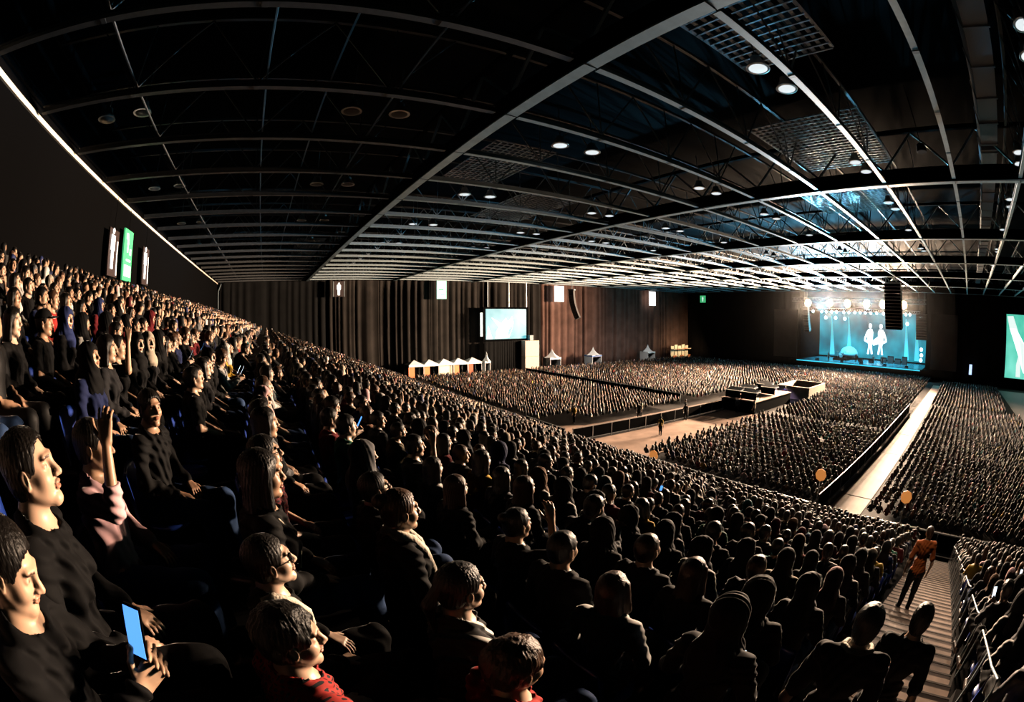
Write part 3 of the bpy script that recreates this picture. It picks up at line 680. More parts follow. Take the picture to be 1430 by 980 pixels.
# everyone further off: one mass
def merge_crowd(ids, lods):
    Vs, Fs, Cs = [], [], []; off = 0; T = {}
    for lv in (0, 1, 2, 3):
        hb, hh = ((.038, .025), (.062, .036), (.100, .060), (.135, .080))[lv]
        for a in range(len(ARCH)):
            if lv >= 2 and a not in (0, 1, 2, 3, 4, 10, 11, 12, 15): continue
            p, f, h, s_ = ARCH[a]; T[lv, a] = crowd_template(p, f, h if h != 'cap' else 'short', s_, hb, hh, None)
    alt = {5: 0, 6: 1, 7: 1, 8: 0, 9: 0, 13: 0, 14: 1, 16: 3}
    idx = {k: i for i, k in enumerate(ARCH)}
    for i, lv in zip(ids, lods):
        d = people[i]; a = next(q for q in range(len(ARCH)) if ARCH[q] == (d['pose'], d['f'], d['hair'], d['sleeve']))
        if lv >= 2: a = alt.get(a, a)
        V, F, lab = T[lv, a]; hr = ARCH[a][2]
        cols = np.array([d['skin'], (VEILC[d['hn']] if hr == 'hijab' and d['hn'] in VEILC else (SHIRT[d['cn']] if hr == 'hood' else HAIRC.get(d['hn'], HAIRC['black']))), SHIRT[d['cn']], SHIRT[d['tn']]])
        c, s = math.cos(d['yaw'])*d['s'], math.sin(d['yaw'])*d['s']
        W = np.stack([V[:, 0]*c-V[:, 1]*s+d['x'], V[:, 0]*s+V[:, 1]*c+d['y'], V[:, 2]*d['s']+d['z']], 1)
        Vs.append(W.astype(np.float32)); Fs.append((F+off).astype(np.int32)); Cs.append(cols[lab].astype(np.float32)); off += len(V)
    print('LODV', {q: len(T[q][0]) for q in T if q[1] < 3})
    return np.concatenate(Vs), np.concatenate(Fs), np.concatenate(Cs)
M_crowd = bpy.data.materials.new('crowd'); M_crowd.use_nodes = True; attr_mat(M_crowd, False, .6, .4, .2)
rest = [i for i in range(len(people)) if near[i] and i not in single]
lods = [0 if dist[i] < 14 else (1 if dist[i] < 26 else (2 if dist[i] < 46 else 3)) for i in rest]
V, F, C_ = merge_crowd(rest, lods); print('CROWD', len(rest), len(V), [lods.count(q) for q in (0, 1, 2, 3)])
me = np_mesh('crowd', V, F, M_crowd, C_); o = bpy.data.objects.new('crowd', me); COL.objects.link(o); o['kind'] = 'stuff'
o['label'] = 'dense seated audience filling the far stand and the whole hall floor'; o['category'] = 'crowd'
del V, F, C_
# ------------------------------------------------------------------ seats under the nearest people
M_seat = mat('blue_plastic_seat', (.02, .06, .38), .35); M_lab = mat('white_seat_label', (.75, .74, .70), .5)
def seat_mesh():
    b = MB(); pr = [(-.155, .42), (-.175, .60), (-.20, .80), (-.215, .84), (-.235, .80), (-.205, .60), (-.185, .40)]
    n = 10
    for j in range(n+1):
        t = -1+2*j/n; y = .215*t; cur = .035*t*t
        for x, z in pr: b.v.append((x+cur, y*(1 if z < .82 else .9), z-(.03*t*t if z > .7 else 0)))
    L = len(pr)
    for j in range(n):
        for i in range(L): b.f.append((j*L+i, j*L+(i+1) % L, (j+1)*L+(i+1) % L, (j+1)*L+i)); b.mi.append(0)
    b.f.append(tuple(range(L))); b.f.append(tuple(n*L+i for i in range(L))[::-1]); b.mi += [0, 0]
    return b
sm = seat_mesh().build('seat_back', M_seat, smooth=True); pan = MB().lathe([(.02, .385), (.19, .39), (.215, .41), (.21, .432), (.10, .422), (.02, .42)], 20, (.04, 0, 0)).build('seat_pan', M_seat, smooth=True)
lb = MB().box((-.2335, -.05, .67), (-.2265, .05, .79)).build('number_label', M_lab)
fm = MB().box((-.03, -.02, .0), (.03, .02, .39)).box((-.10, -.15, 0), (.10, .15, .02)).build('floor_bracket', M_black)
sparts = [sm.data, pan.data, lb.data, fm.data]; [bpy.data.objects.remove(o) for o in (sm, pan, lb, fm)]
taken = [(people[i]['x'], people[i]['y']) for i in single]
sq = sorted((g for g in grid if in_frame(np.array([[g[2], g[3], rz(g[0])+.8]]), 0)[0]), key=lambda g: math.hypot(g[2], g[3]))[:290]
sq += [(-1, 0, -.9, 1.29), (-1, 1, -.9, .78), (-1, 2, -.9, 2.02), (-1, 3, -.9, 3.08), (-2, 0, -1.7, 1.95), (-2, 1, -1.7, 1.4)]
for k, sn, x, y in sq:
    r = empty('stadium_seat', (x, y, rz(k)), 0, category='seat', group='blue plastic seats of the raked stand')
    r['label'] = f"blue plastic seat, {ordw(k-K0+1)} row from rear wall, {ordw(abs(sn)+(1 if sn >= 0 else 0))} seat {'left' if sn >= 0 else 'right'} of stairs" if k >= 0 or sn > 3 else f"blue seat with white number label near the camera, {ordw(k-K0+1)} row, {ordw(abs(sn)+1)} along"
    for nm, me in zip(('seat_back', 'seat_pan', 'number_label', 'floor_bracket'), sparts):
        o = bpy.data.objects.new(nm, me); COL.objects.link(o); o.parent = r
        o.location = (-.05, 0, 0) if nm != 'floor_bracket' else (0, 0, 0)

# ------------------------------------------------------------------ drapes of the north side
def drape(name, M, p0, p1, z0, z1, amp, per, seed, **props):
    """hanging cloth between two plan points, real folds"""
    rs = np.random.RandomState(seed); L = math.hypot(p1[0]-p0[0], p1[1]-p0[1]); n = int(L/per*8); u = ((p1[0]-p0[0])/L, (p1[1]-p0[1])/L); nn = (-u[1], u[0])
    t = np.linspace(0, L, n); ph = np.cumsum(rs.uniform(.1, 1.9, n)*np.interp(t, np.linspace(0, L, 7), rs.uniform(.5, 1.8, 7)))*2*PI/8; a = amp*np.interp(t, np.linspace(0, L, 9), rs.uniform(.4, 1.4, 9))
    zs = [z1, z1-.25, z1-2, (z0+z1)/2, z0+2, z0]; b = MB()
    for iz, z in enumerate(zs):
        g = (.35, .7, 1, 1.1, 1.25, 1.35)[iz]
        for i in range(n):
            o_ = a[i]*g*math.sin(ph[i]+.15*math.sin(iz+i*.3)); b.v.append((p0[0]+u[0]*t[i]+nn[0]*o_, p0[1]+u[1]*t[i]+nn[1]*o_, z))
    for iz in range(len(zs)-1):
        for i in range(n-1): b.f.append((iz*n+i, iz*n+i+1, (iz+1)*n+i+1, (iz+1)*n+i)); b.mi.append(0)
    o = b.build(name, M, smooth=True, **props); s_ = o.modifiers.new('thickness', 'SOLIDIFY'); s_.thickness = .02; return o
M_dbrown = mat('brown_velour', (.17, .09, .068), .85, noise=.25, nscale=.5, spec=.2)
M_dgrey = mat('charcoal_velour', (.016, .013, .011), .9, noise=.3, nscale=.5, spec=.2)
xs = [10.5, 20, 29.5, 39, 53.0, 62, 71, 80, 89, 98, 104]
names = ['far left', 'second from the left', 'behind the white peaked stalls', 'behind the near side screen', 'just right of the side screen', 'behind the hanging speaker column', 'between the two white hanging signs', 'left of the last white hanging sign', 'below the last white hanging sign', 'near the stage corner']
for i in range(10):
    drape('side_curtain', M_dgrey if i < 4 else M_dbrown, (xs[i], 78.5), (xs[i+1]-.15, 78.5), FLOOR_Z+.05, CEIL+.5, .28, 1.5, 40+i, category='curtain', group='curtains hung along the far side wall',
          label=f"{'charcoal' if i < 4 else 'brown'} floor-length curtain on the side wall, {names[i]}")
drape('corner_curtain', M_drape, (-8.6, 78.4), (10.3, 78.4), FLOOR_Z+.05, CEIL+.5, .15, 1.6, 60, category='curtain', label='black curtain filling the far left corner of the hall')
pt = MB(); pt.bar((-9+.3, 78, 2.2), (-8.7, 78, 5.2), .12); pt.bar((-8.7, 78, 5.2), (-8.2, 78, 6.4), .1); pt.build('corner_post', M_web, category='post', label='thin grey post in the far corner above the stand')

# ------------------------------------------------------------------ signs
def emis(name, col, s, base=None): return mat(name, base or col, .5, emit=col, es=s)
E_white = emis('lit_white_panel', (1, .98, .95), 1.6); E_green = emis('lit_green_panel', (.05, .42, .16), .9); E_teal = emis('lit_teal_panel', (.35, .80, .72), .9); E_pale = emis('lit_pale_panel', (.75, .88, .84), 1.0)
M_board = mat('dark_sign_board', (.03, .018, .018), .5)
def picto(b, c, h, u, mi=0, off=.03, nrm=(1, 0, 0), woman=False):
    """standing figure pictogram, u = direction of its width"""
    U = Vector(u); N = Vector(nrm); c = Vector(c)+N*off
    def poly(pts): 
        n = len(b.v); m_ = len(pts)
        for dz in (0, .02): b.v += [tuple(c+U*p[0]*h+Vector((0, 0, p[1]*h))+N*dz) for p in pts]
        b.f.append(tuple(range(n, n+m_))[::-1]); b.f.append(tuple(range(n+m_, n+2*m_))); b.mi += [mi, mi]
        for i in range(m_): b.f.append((n+i, n+(i+1) % m_, n+m_+(i+1) % m_, n+m_+i)); b.mi.append(mi)
    poly([(.075*math.cos(a), .43+.075*math.sin(a)) for a in np.linspace(0, 2*PI, 13)[:-1]])
    if woman: poly([(-.09, .33), (.09, .33), (.2, -.15), (.08, -.15), (.08, -.5), (-.08, -.5), (-.08, -.15), (-.2, -.15)])
    else: poly([(-.16, .33), (.16, .33), (.16, -.05), (.1, -.05), (.09, -.5), (-.09, -.5), (-.1, -.05), (-.16, -.05)])
def west_sign(y, w_, z0, z1, kind, label):
    r = empty('hanging_sign', (XW+.35, y, (z0+z1)/2), 0, label=label, category='sign', group='signs on the rear wall'); h = z1-z0
    if kind == 'man':
        MB().box((-.05, -w_/2, -h/2), (.05, w_/2, h/2)).build('board', M_board, r); b = MB(); picto(b, (.05, -.15*w_, .08*h), h*.86, (0, 1, 0)); b.build('figure_symbol', E_white, r)
        MB().box((.05, w_*.36, -h/2+.1), (.08, w_*.40, h/2-.5)).build('edge_strip', E_white, r)
    else:
        MB().box((-.05, -w_/2, -h/2), (.05, w_/2, h/2)).build('board', E_green, r)
        b = MB(); picto(b, (.05, -.1*w_, .22*h), h*.34, (0, 1, 0), off=.01); b.box((.05, -w_*.2, -h*.12), (.08, w_*.3, -h*.08)); b.box((.05, -w_*.38, -h*.42), (.08, w_*.38, -h*.2)); b.box((.05, w_*.15, h*.02), (.08, w_*.32, h*.14)); b.box((.05, -w_*.3, h*.30), (.08, -w_*.1, h*.42)); b.build('pictograms', E_pale, r)
    MB().bar((0, 0, h/2), (0, 0, CEIL-(z0+z1)/2), .02).build('hanger', M_black, r)
west_sign(22.3, 1.6, 2.5, 4.75, 'man', 'restroom sign with white figure on the rear wall, nearer of the two')
west_sign(25.0, 1.7, 2.5, 5.2, 'green', 'green emergency exit sign with white pictograms on the rear wall')
west_sign(29.2, 1.6, 2.6, 4.85, 'man', 'restroom sign with white figure on the rear wall, right of the green sign')
def north_sign(x, w_, z0, z1, M, label, fig=False):
    r = empty('hanging_sign', (x, 76.8, (z0+z1)/2), 0, label=label, category='sign', group='signs hung along the side wall'); h = z1-z0
    MB().box((-w_/2, -.06, -h/2), (w_/2, .06, h/2)).build('board', M, r)
    if fig: b = MB(); picto(b, (0, -.06, 0), h*.8, (1, 0, 0), nrm=(0, -1, 0), off=.01); b.build('figure_symbol', E_white, r); [MB().box((e*w_/2-.05, -.09, -h/2), (e*w_/2+.05, -.06, h/2)).build('edge_strip', M_web, r) for e in (-1, 1)]
    elif M is E_teal: [MB().box(*q).build('text_line', E_green, r) for q in (((-w_*.3, -.09, -.1), (w_*.2, -.06, .1)), ((-w_*.1, -.09, -.9), (w_*.3, -.06, -.8)))]
north_sign(12.4, 1.9, 3.75, 6.3, M_board, 'dark restroom sign with white figure hung over the far curtain', True)
north_sign(30.9, 1.8, 3.3, 6.5, E_teal, 'teal sign hung left of the near side screen')
north_sign(56.4, 2.3, 3.1, 6.3, E_white, 'plain white sign hung left of the hanging speaker column')
north_sign(84.6, 2.3, 2.9, 6.3, E_white, 'plain white sign hung far right over the brown curtain')
r = empty('exit_sign', (99.5, 72, 5.0), 0, label='small green exit sign by the black corner of the hall', category='sign'); MB().box((-.05, -.9, -.9), (.05, .9, .9)).build('board', E_green, r)
b = MB(); picto(b, (-.05, 0, 0), 1.2, (0, 1, 0), nrm=(-1, 0, 0), off=.01); b.build('figure_symbol', E_pale, r)

# ------------------------------------------------------------------ video screens
def video_mat(name, c1, c2, scale, es, vec=(0, 0, 0)):
    M = bpy.data.materials.new(name); M.use_nodes = True; nt = M.node_tree; bs = nt.nodes['Principled BSDF']; bs.inputs['Base Color'].default_value = (.01, .01, .01, 1)
    tc = nt.nodes.new('ShaderNodeTexCoord'); mp = nt.nodes.new('ShaderNodeMapping'); mp.inputs['Location'].default_value = vec
    vn = nt.nodes.new('ShaderNodeTexVoronoi'); vn.inputs['Scale'].default_value = scale; vn.feature = 'SMOOTH_F1'; n = nt.nodes.new('ShaderNodeTexNoise'); n.inputs['Scale'].default_value = scale*1.5
    r_ = nt.nodes.new('ShaderNodeValToRGB'); r_.color_ramp.elements[0].color = (*c1, 1); r_.color_ramp.elements[1].color = (*c2, 1); r_.color_ramp.elements[0].position = .3; r_.color_ramp.elements[1].position = .75
    nt.links.new(tc.outputs['Object'], mp.inputs[0]); nt.links.new(mp.outputs[0], n.inputs['Vector']); nt.links.new(n.outputs['Fac'], r_.inputs[0]); nt.links.new(r_.outputs[0], bs.inputs['Emission Color']); bs.inputs['Emission Strength'].default_value = es
    nt.nodes.remove(vn); return M
V_teal = video_mat('video_teal', (.06, .42, .50), (.45, .85, .85), .16, 1.1); V_green = video_mat('video_green', (.03, .45, .30), (.20, .75, .60), .12, 1.0); E_hot = emis('video_white', (.93, 1, 1), 1.5); V_deep = video_mat('video_stage', (.0, .08, .13), (.01, .42, .58), .13, 1.0)
E_mid = emis('video_mid_teal', (.08, .50, .60), 1.0); E_dk = emis('video_dark_teal', (.01, .16, .22), .8)
def flat(b, pts, x, axis_='y', th=.03, mi=0):
    """thin lit shape on a screen; pts are (along, z)"""
    n = len(b.v); m_ = len(pts)
    for d in (0, th): b.v += [((q[0], x-d, q[1]) if axis_ == 'x' else (x-d, q[0], q[1])) for q in pts]
    b.f.append(tuple(range(n, n+m_))); b.f.append(tuple(range(n+m_, n+2*m_))[::-1]); b.mi += [mi, mi]
    for i in range(m_): b.f.append((n+i, n+m_+i, n+m_+(i+1) % m_, n+(i+1) % m_)); b.mi.append(mi)
r = empty('side_screen', (43.7, 76.2, FLOOR_Z), 0, label='side video screen over a black skirt, picture in white and pale teal', category='screen')
MB().box((-4.9, .02, 6.0), (4.9, .35, 12.25)).build('screen_housing', M_black, r); MB().box((-4.35, -.04, 6.3), (4.35, .02, 11.9)).build('display', V_teal, r)
b = MB(); flat(b, [(-3.2, 10.3), (-2.0, 8.9), (-1.1, 9.3), (-.2, 10.2), (.3, 9.6), (1.2, 10.5), (1.5, 9.4), (1.2, 8.1), (.5, 6.5), (-2.4, 6.45), (-2.2, 7.7), (-1.7, 8.6)], -.05, 'x'); flat(b, [(2.6, 11.6), (4.2, 11.7), (4.2, 8.8), (3.0, 9.5)], -.05, 'x'); flat(b, [(-4.2, 6.4), (-3.0, 6.4), (-3.9, 8.8)], -.05, 'x'); b.build('bright_picture', E_hot, r)
b = MB(); flat(b, [(.2, 7.2), (.5, 8.0), (1.15, 8.9), (1.2, 8.2), (.8, 7.4), (.4, 6.9)], -.09, 'x'); b.build('dark_picture', E_mid, r)
MB().box((-5.55, -.3, 6.9), (-5.15, -.1, 11.2)).build('glowing_banner', E_pale, r)  # white banner beside the screen, its brightness put in as glow
drape('screen_skirt', M_drape, (38.9, 75.9), (48.4, 75.9), FLOOR_Z+.02, FLOOR_Z+5.95, .08, .8, 90, category='drape', label='black skirt hanging below the side video screen')
[MB().bar((x, .2, 12.2), (x, .2, CEIL+.3-FLOOR_Z), .07).build('hanger_rod', M_alu, r) for x in (-3.8, .7, 4.6)]
r = empty('control_tower', (48.25, 75.4, FLOOR_Z), 0, label='tan boarded tower standing right of the side screen', category='tower')
M_tan = mat('tan_board', (.75, .56, .44), .7, noise=.12); MB().box((-1.5, -1, 0), (1.6, 1, 2.9)).box((-1.5, -1, 2.95), (1.6, 1, 5.9)).build('wall_panel', M_tan, r); MB().box((-.1, -.4, 5.9), (.7, .4, 6.9)).build('lamp_box', M_web, r)
# screen beside the stage
r = empty('stage_side_screen', (99.4, -20.6, FLOOR_Z), 0, label='large video screen right of the stage, cut by the right edge', category='screen')
MB().box((.05, -10.8, 1.8), (.6, 10.8, 14.1)).build('screen_housing', M_black, r); MB().box((-.02, -10.4, 2.1), (.05, 10.4, 13.8)).build('display', V_green, r)
b = MB(); flat(b, [(10.2, 13.4), (8.6, 13.5), (7.2, 10.5), (6.4, 7), (5.5, 3.2), (4.2, 3.0), (5.4, 8.4), (7.8, 11.2), (9.6, 11.2)], -.05); flat(b, [(7.4, 2.4), (6.2, 2.4), (6.4, 5), (7.0, 6.4), (7.5, 4.6)], -.05); flat(b, [(3.5, 2.2), (-2, 2.2), (-1, 11), (1, 13), (3, 9)], -.05); b.build('bright_picture', E_pale, r)

# ------------------------------------------------------------------ the stage
DZ = -8.3
b = MB().box((98.2, 8.6, FLOOR_Z), (112.9, 43.5, DZ)); b.build('stage_deck', [M_black], category='stage', label='wide black stage at the far end of the hall')
E_cy = emis('cyan_strip', (.05, .62, .85), 1.1)
M_stage = mat('glossy_stage_floor', (.10, .22, .26), .25, spec=.6)
MB().box((98.2, 11, DZ+.002), (112, 42.5, DZ+.02)).build('stage_floor_covering', M_stage, category='stage floor', label='glossy teal lit covering on the stage deck')
MB().box((98.05, 11.5, DZ-.28), (98.2, 43, DZ-.10)).build('stage_edge_light', E_cy, category='light', label='cyan light strip along the front edge of the stage')
S('wall_east', MB().box((XE, YS, FLOOR_Z), (XE+.4, YN, TOP)), M_black) if False else None
for nm, ya, yb, lab in (('left', 43.3, 78.3, 'black drape from the stage to the side wall'), ('right', -33.8, 10.6, 'black drape to the right of the stage')):
    drape('masking_drape', mat('masking_cloth_'+nm, (.010, .008, .007), .9, spec=.05, noise=.2, nscale=.3), (101.0, ya), (101.0, yb), FLOOR_Z+.03, CEIL+1.5, .08, 2.4, 77, category='drape', label=lab)
MB().box((100.6, 10.6, 3.0), (100.9, 43.3, 9.5)).build('stage_header', M_black, category='drape', label='black header border across the top of the stage')
for ya, yb, lab in ((44, 50.5, 'left'), (2.5, 9.2, 'right')):
    MB().box((100.2, ya, FLOOR_Z+2.2), (100.5, yb, 2.6)).build('gauze_panel', mat('gauze_'+lab, (.05, .038, .032), .9, noise=.2, nscale=.4), category='panel', label=f'tall grey gauze panel on the {lab} side of the stage')
r = empty('video_wall', (113, 26.5, DZ), 0, label='cyan video wall across the back of the stage', category='screen')
MB().box((.1, -16.5, 0), (.5, 16.5, 11.2)).build('wall_housing', M_black, r); MB().box((0, -16.2, .3), (.1, 16.2, 11)).build('display', V_deep, r)
b = MB()
for cx, hs in ((-4.6, 1), (-1.0, -1)):
    def P_(l): flat(b, [((cx+hs*p)*.85+2.2, q*.85+.3) for p, q in (l if hs > 0 else l[::-1])], -.02)
    P_([(.55*math.cos(a), 8.9+.7*math.sin(a)) for a in np.linspace(0, 2*PI, 15)[:-1]]); P_([(-.75, 8.0), (.6, 8.1), (1.0, 7.2), (.9, 5.4), (.6, 3.6), (-.5, 3.4), (-.9, 5.2), (-1.1, 7.2)])
    P_([(-1.1, 7.6), (-.8, 6.6), (-1.5, 5.2), (-.4, 4.6), (-.6, 4.1), (-2.0, 4.7), (-2.0, 5.6)]); P_([(-.5, 3.5), (.0, 3.5), (-.3, 1.2), (-.9, 1.2)]); P_([(.1, 3.5), (.6, 3.6), (1.0, 1.3), (.4, 1.2)])
flat(b, [(p*.85+2.2, q*.85+.3) for p, q in [(-4.4, 5.6), (-3.6, 6.1), (-2.0, 5.0), (-1.7, 4.2), (-2.2, 3.6), (-3.6, 4.0), (-4.6, 4.8)]], -.04); b.build('performer_picture', E_hot, r)
b = MB()
for y_ in (-12, -9, 7.5, 12.5): flat(b, [(y_-.9, .6), (y_+.5, .6), (y_+.25, 9.8), (y_+.05, 9.8)], -.02)
b.build('light_shaft_picture', E_mid, r)
# lighting truss with its row of lamps
def box_truss(p0, p1, sz, r=.03):
    b = MB(); a = Vector(p0); c = Vector(p1); L = (c-a).length; t = (c-a)/L; u = t.cross(Vector((0, 0, 1))).normalized() if abs(t.z) < .9 else Vector((0, 1, 0)); w2 = u.cross(t)
    cs = [(u*i+w2*j)*sz/2 for i, j in ((-1, -1), (1, -1), (1, 1), (-1, 1))]
    for q in cs: b.tube([a+q, c+q], r, 6)
    n = max(1, int(L/sz)); 
    for i in range(n):
        for k in range(4): b.bar(a+t*L*i/n+cs[k], a+t*L*(i+1)/n+cs[(k+1) % 4], r*1.2)
    return b
box_truss((95.2, 10, 4.6), (95.2, 43, 4.6), .8, .05).build('lighting_truss', M_dim, category='truss', label='front lighting truss over the stage carrying the amber lamps')
box_truss((100, 12, 2.7), (100, 41, 2.7), .6, .04).build('lighting_truss', M_alu, category='truss', label='lower truss over the stage carrying the small white lamps')
E_amber = emis('amber_lamp_face', (1, .66, .36), 9); E_wlamp = emis('cool_lamp_face', (.55, .9, 1), 6)
words_ = ['far left', 'second from left', 'middle left', 'middle right', 'partly hidden by the speaker column', 'far right']
for i, y in enumerate(BLIND_Y):
    r = empty('stage_blinder', (95.0, y, 3.9), 0, label=f'glowing amber stage lamp, {words_[i]} on the front truss', category='lamp', group='amber lamps over the stage')
    MB().lathe([(.5, .5), (.86, .2), (.92, 0), (.88, 0)], 20, axis='x').build('housing', M_black, r); MB().lathe([(.02, -.04), (.80, -.02), (.84, 0)], 20, axis='x').build('lens', E_amber, r); MB().bar((.2, 0, .3), (.2, 0, .7), .06).build('yoke', M_black, r)
ws = [39.5, 37.2, 36.0, 34.6, 33.3, 31.4, 30.1, 28.6, 27.2, 25.9, 24.5, 23.0, 21.3, 19.8, 15.6, 14.6]
for i, y in enumerate(ws):
    r = empty('stage_lamp', (99.7, y, 2.25), 0, label=f'small white-blue stage lamp, {ordw(i+1)} from the left on the lower truss', category='lamp', group='small lamps of the lower stage truss')
    MB().lathe([(.2, .5), (.3, .1), (.33, 0)], 12, axis='x').build('housing', M_black, r); MB().lathe([(.02, -.02), (.3, -.02), (.31, 0)], 12, axis='x').build('lens', E_wlamp, r)
for i, (y, z) in enumerate([(36.2, 1.0), (33.6, 1.0), (31.2, .9), (15.3, .4), (12.0, 1.9), (11.8, .1), (11.6, -4.5), (11.5, -5.6), (11.6, -6.6)]):
    r = empty('stage_lamp', (99.9, y, z), 0, label=f'white-blue lamp beside the stage opening, {ordw(i+1)} counted from the left', category='lamp', group='lamps at the sides of the stage')
    MB().lathe([(.2, .5), (.36, .1), (.4, 0)], 12, axis='x').build('housing', M_black, r); MB().lathe([(.02, -.02), (.36, -.02), (.38, 0)], 12, axis='x').build('lens', E_wlamp, r)
spot('stage_top_light', (103, 34, 2.5), (106, 34, DZ), 9000, (.1, .7, 1), math.radians(100), .3); spot('stage_top_light', (103, 20, 2.5), (106, 20, DZ), 9000, (.1, .7, 1), math.radians(100), .3)
spot('stage_top_light', (103, 27, 2.5), (106, 27, DZ), 9000, (.1, .7, 1), math.radians(100), .3)
# instruments
M_drum = mat('pale_drum_shell', (.7, .8, .85), .3)
def drumkit(x, y, label):
    r = empty('drum_kit', (x, y, DZ+.5), 0, label=label, category='drum kit')
    MB().box((-1.6, -1.8, -.5), (1.6, 1.8, 0)).build('riser', M_black, r); MB().lathe([(.4, -.35), (.42, -.3), (.42, .1), (.4, .12)], 20, (-.3, 0, .45), axis='x').build('bass_drum', M_drum, r)
    for dx, dy, z, q in ((-.1, .35, .9, .22), (-.1, -.35, .9, .22), (.4, .7, .55, .28)): MB().lathe([(q, z), (q+.01, z+.02), (q+.01, z+.25), (q, z+.27)], 16, (dx, dy, 0)).build('tom_drum', M_drum, r)
    for dx, dy, z in ((-.1, 1.0, 1.4), (-.1, -1.0, 1.5), (.5, -1.1, 1.2)):
        c = MB().lathe([(.02, z+.03), (.34, z), (.35, z+.004), (.02, z+.04)], 16, (dx, dy, 0)).build('cymbal', mat('brass', (.8, .6, .2), .3, .9), r); MB().bar((dx, dy, 0), (dx, dy, z), .025).build('stand', M_alu, r)
drumkit(105, 33.5, 'drum kit on a riser at the left of the stage')
r = empty('dome_set_piece', (106, 33, DZ), 0, label='pale dome set piece left of centre stage', category='set piece'); MB().lathe([(2.5, .2), (2.4, .9), (2.0, 1.6), (1.3, 2.1), (.6, 2.35), (.05, 2.4)], 24, (4, 0, .6)).build('dome', M_drum, r, smooth=True); MB().lathe([(2.6, 0), (2.6, .8)], 24, (4, 0, 0)).build('plinth', M_black, r)
for i, (x, y, w_, h) in enumerate([(107, 22.5, 1.6, 1.2), (107, 20.6, 1.6, 1.6), (107, 18.6, 1.6, 1.2), (107, 16.8, 1.4, 1.7), (104, 25.2, 1.2, .7), (104, 28.0, 1.2, .7)]):
    r = empty('amplifier', (x, y, DZ), 0, label=f'amplifier cabinet on stage, {ordw(i+1)} of the backline', category='amplifier', group='backline cabinets on stage')
    MB().box((-.35, -w_/2, 0), (.35, w_/2, h)).build('cabinet', M_black, r); MB().box((-.37, -w_/2+.08, .08), (-.35, w_/2-.08, h-.2)).build('grille', M_dim, r)
for i, y in enumerate((38, 31.5, 26.5, 20.5, 15)):
    r = empty('monitor_wedge', (99.2, y, DZ), 0, label=f'floor monitor at the stage front, {ordw(i+1)} from the left', category='monitor', group='floor monitors')
    b = MB(); b.add([(-.3, -.4, 0), (.3, -.4, 0), (.3, -.4, .42), (-.3, -.4, .12), (-.3, .4, 0), (.3, .4, 0), (.3, .4, .42), (-.3, .4, .12)], [(0, 1, 2, 3), (7, 6, 5, 4), (0, 4, 5, 1), (1, 5, 6, 2), (2, 6, 7, 3), (3, 7, 4, 0)]); b.build('cabinet', M_black, r); MB().box((.3, -.3, .05), (.32, .3, .35)).build('grille', M_dim, r)

# ------------------------------------------------------------------ flown speakers
M_grill = mat('pale_speaker_edge', (.55, .55, .52), .4); M_spk = mat('speaker_cabinet', (.010, .009, .009), .6)
def line_array(x, y, ztop, n, w_, hc, depth, curve, face, label, edge=False):
    r = empty('line_array', (x, y, ztop), face, label=label, category='speaker'); px, pz, a = 0, 0, 0
    MB().box((-.5, -w_/2, .02), (.5, w_/2, .18)).build('fly_frame', M_web, r); [MB().bar((0, e*w_/4, .18), (0, e*w_/4, CEIL+.1-ztop), .05).build('fly_chain', M_web, r) for e in (-1, 1)]
    for i in range(n):
        c, s = math.cos(a), math.sin(a); T = Matrix(((c, 0, -s, px), (0, 1, 0, 0), (s, 0, c, pz), (0, 0, 0, 1))).inverted() if False else Matrix.Translation((px, 0, pz)) @ Matrix.Rotation(a, 4, 'Y')
        b = MB(); b.box((-depth/2, -w_/2, -hc*.96), (depth/2, w_/2, 0), 0, T)
        o = b.build('cabinet', M_spk, r)
        if edge: MB().box((-depth/2-.04, -w_/2+.05, -hc*.9), (-depth/2, w_/2-.05, -.05*hc), 0, T).build('grille', M_grill, r)
        else: MB().box((-depth/2-.03, -w_/2+.06, -hc*.86), (-depth/2, w_/2-.06, -.1*hc), 0, T).build('grille', M_black, r)
        px += -math.sin(a)*hc; pz -= math.cos(a)*hc; a += curve
    return r
line_array(72, 13.55, 6.0, 14, 3.0, .47, 1.3, -.022, 0, 'big black speaker column hanging in front of the right end of the stage')
line_array(90, 10.5, 2.1, 10, 2.5, .44, 1.1, -.02, 0, 'thinner black speaker column hanging just behind the big one')
line_array(92, 38.2, 2.9, 10, 1.3, .5, 1.0, -.05, 0, 'slender speaker column hanging at the left end of the stage')
line_array(46.6, 60, 4.3, 11, 1.1, .43, .8, -.045, -.9, 'curved speaker column with pale front hanging before the brown curtain', True)
lp = MB(); lp.tube([(72, 12, 6.3), (72.5, 11, 5.4), (73, 9.6, 5.0), (73.4, 8.2, 5.2), (73.6, 7.2, 5.9), (73.6, 7, 6.5)], .06, 6); lp.build('cable_loop', M_web, category='cable', label='cable loop hanging right of the big speaker column')

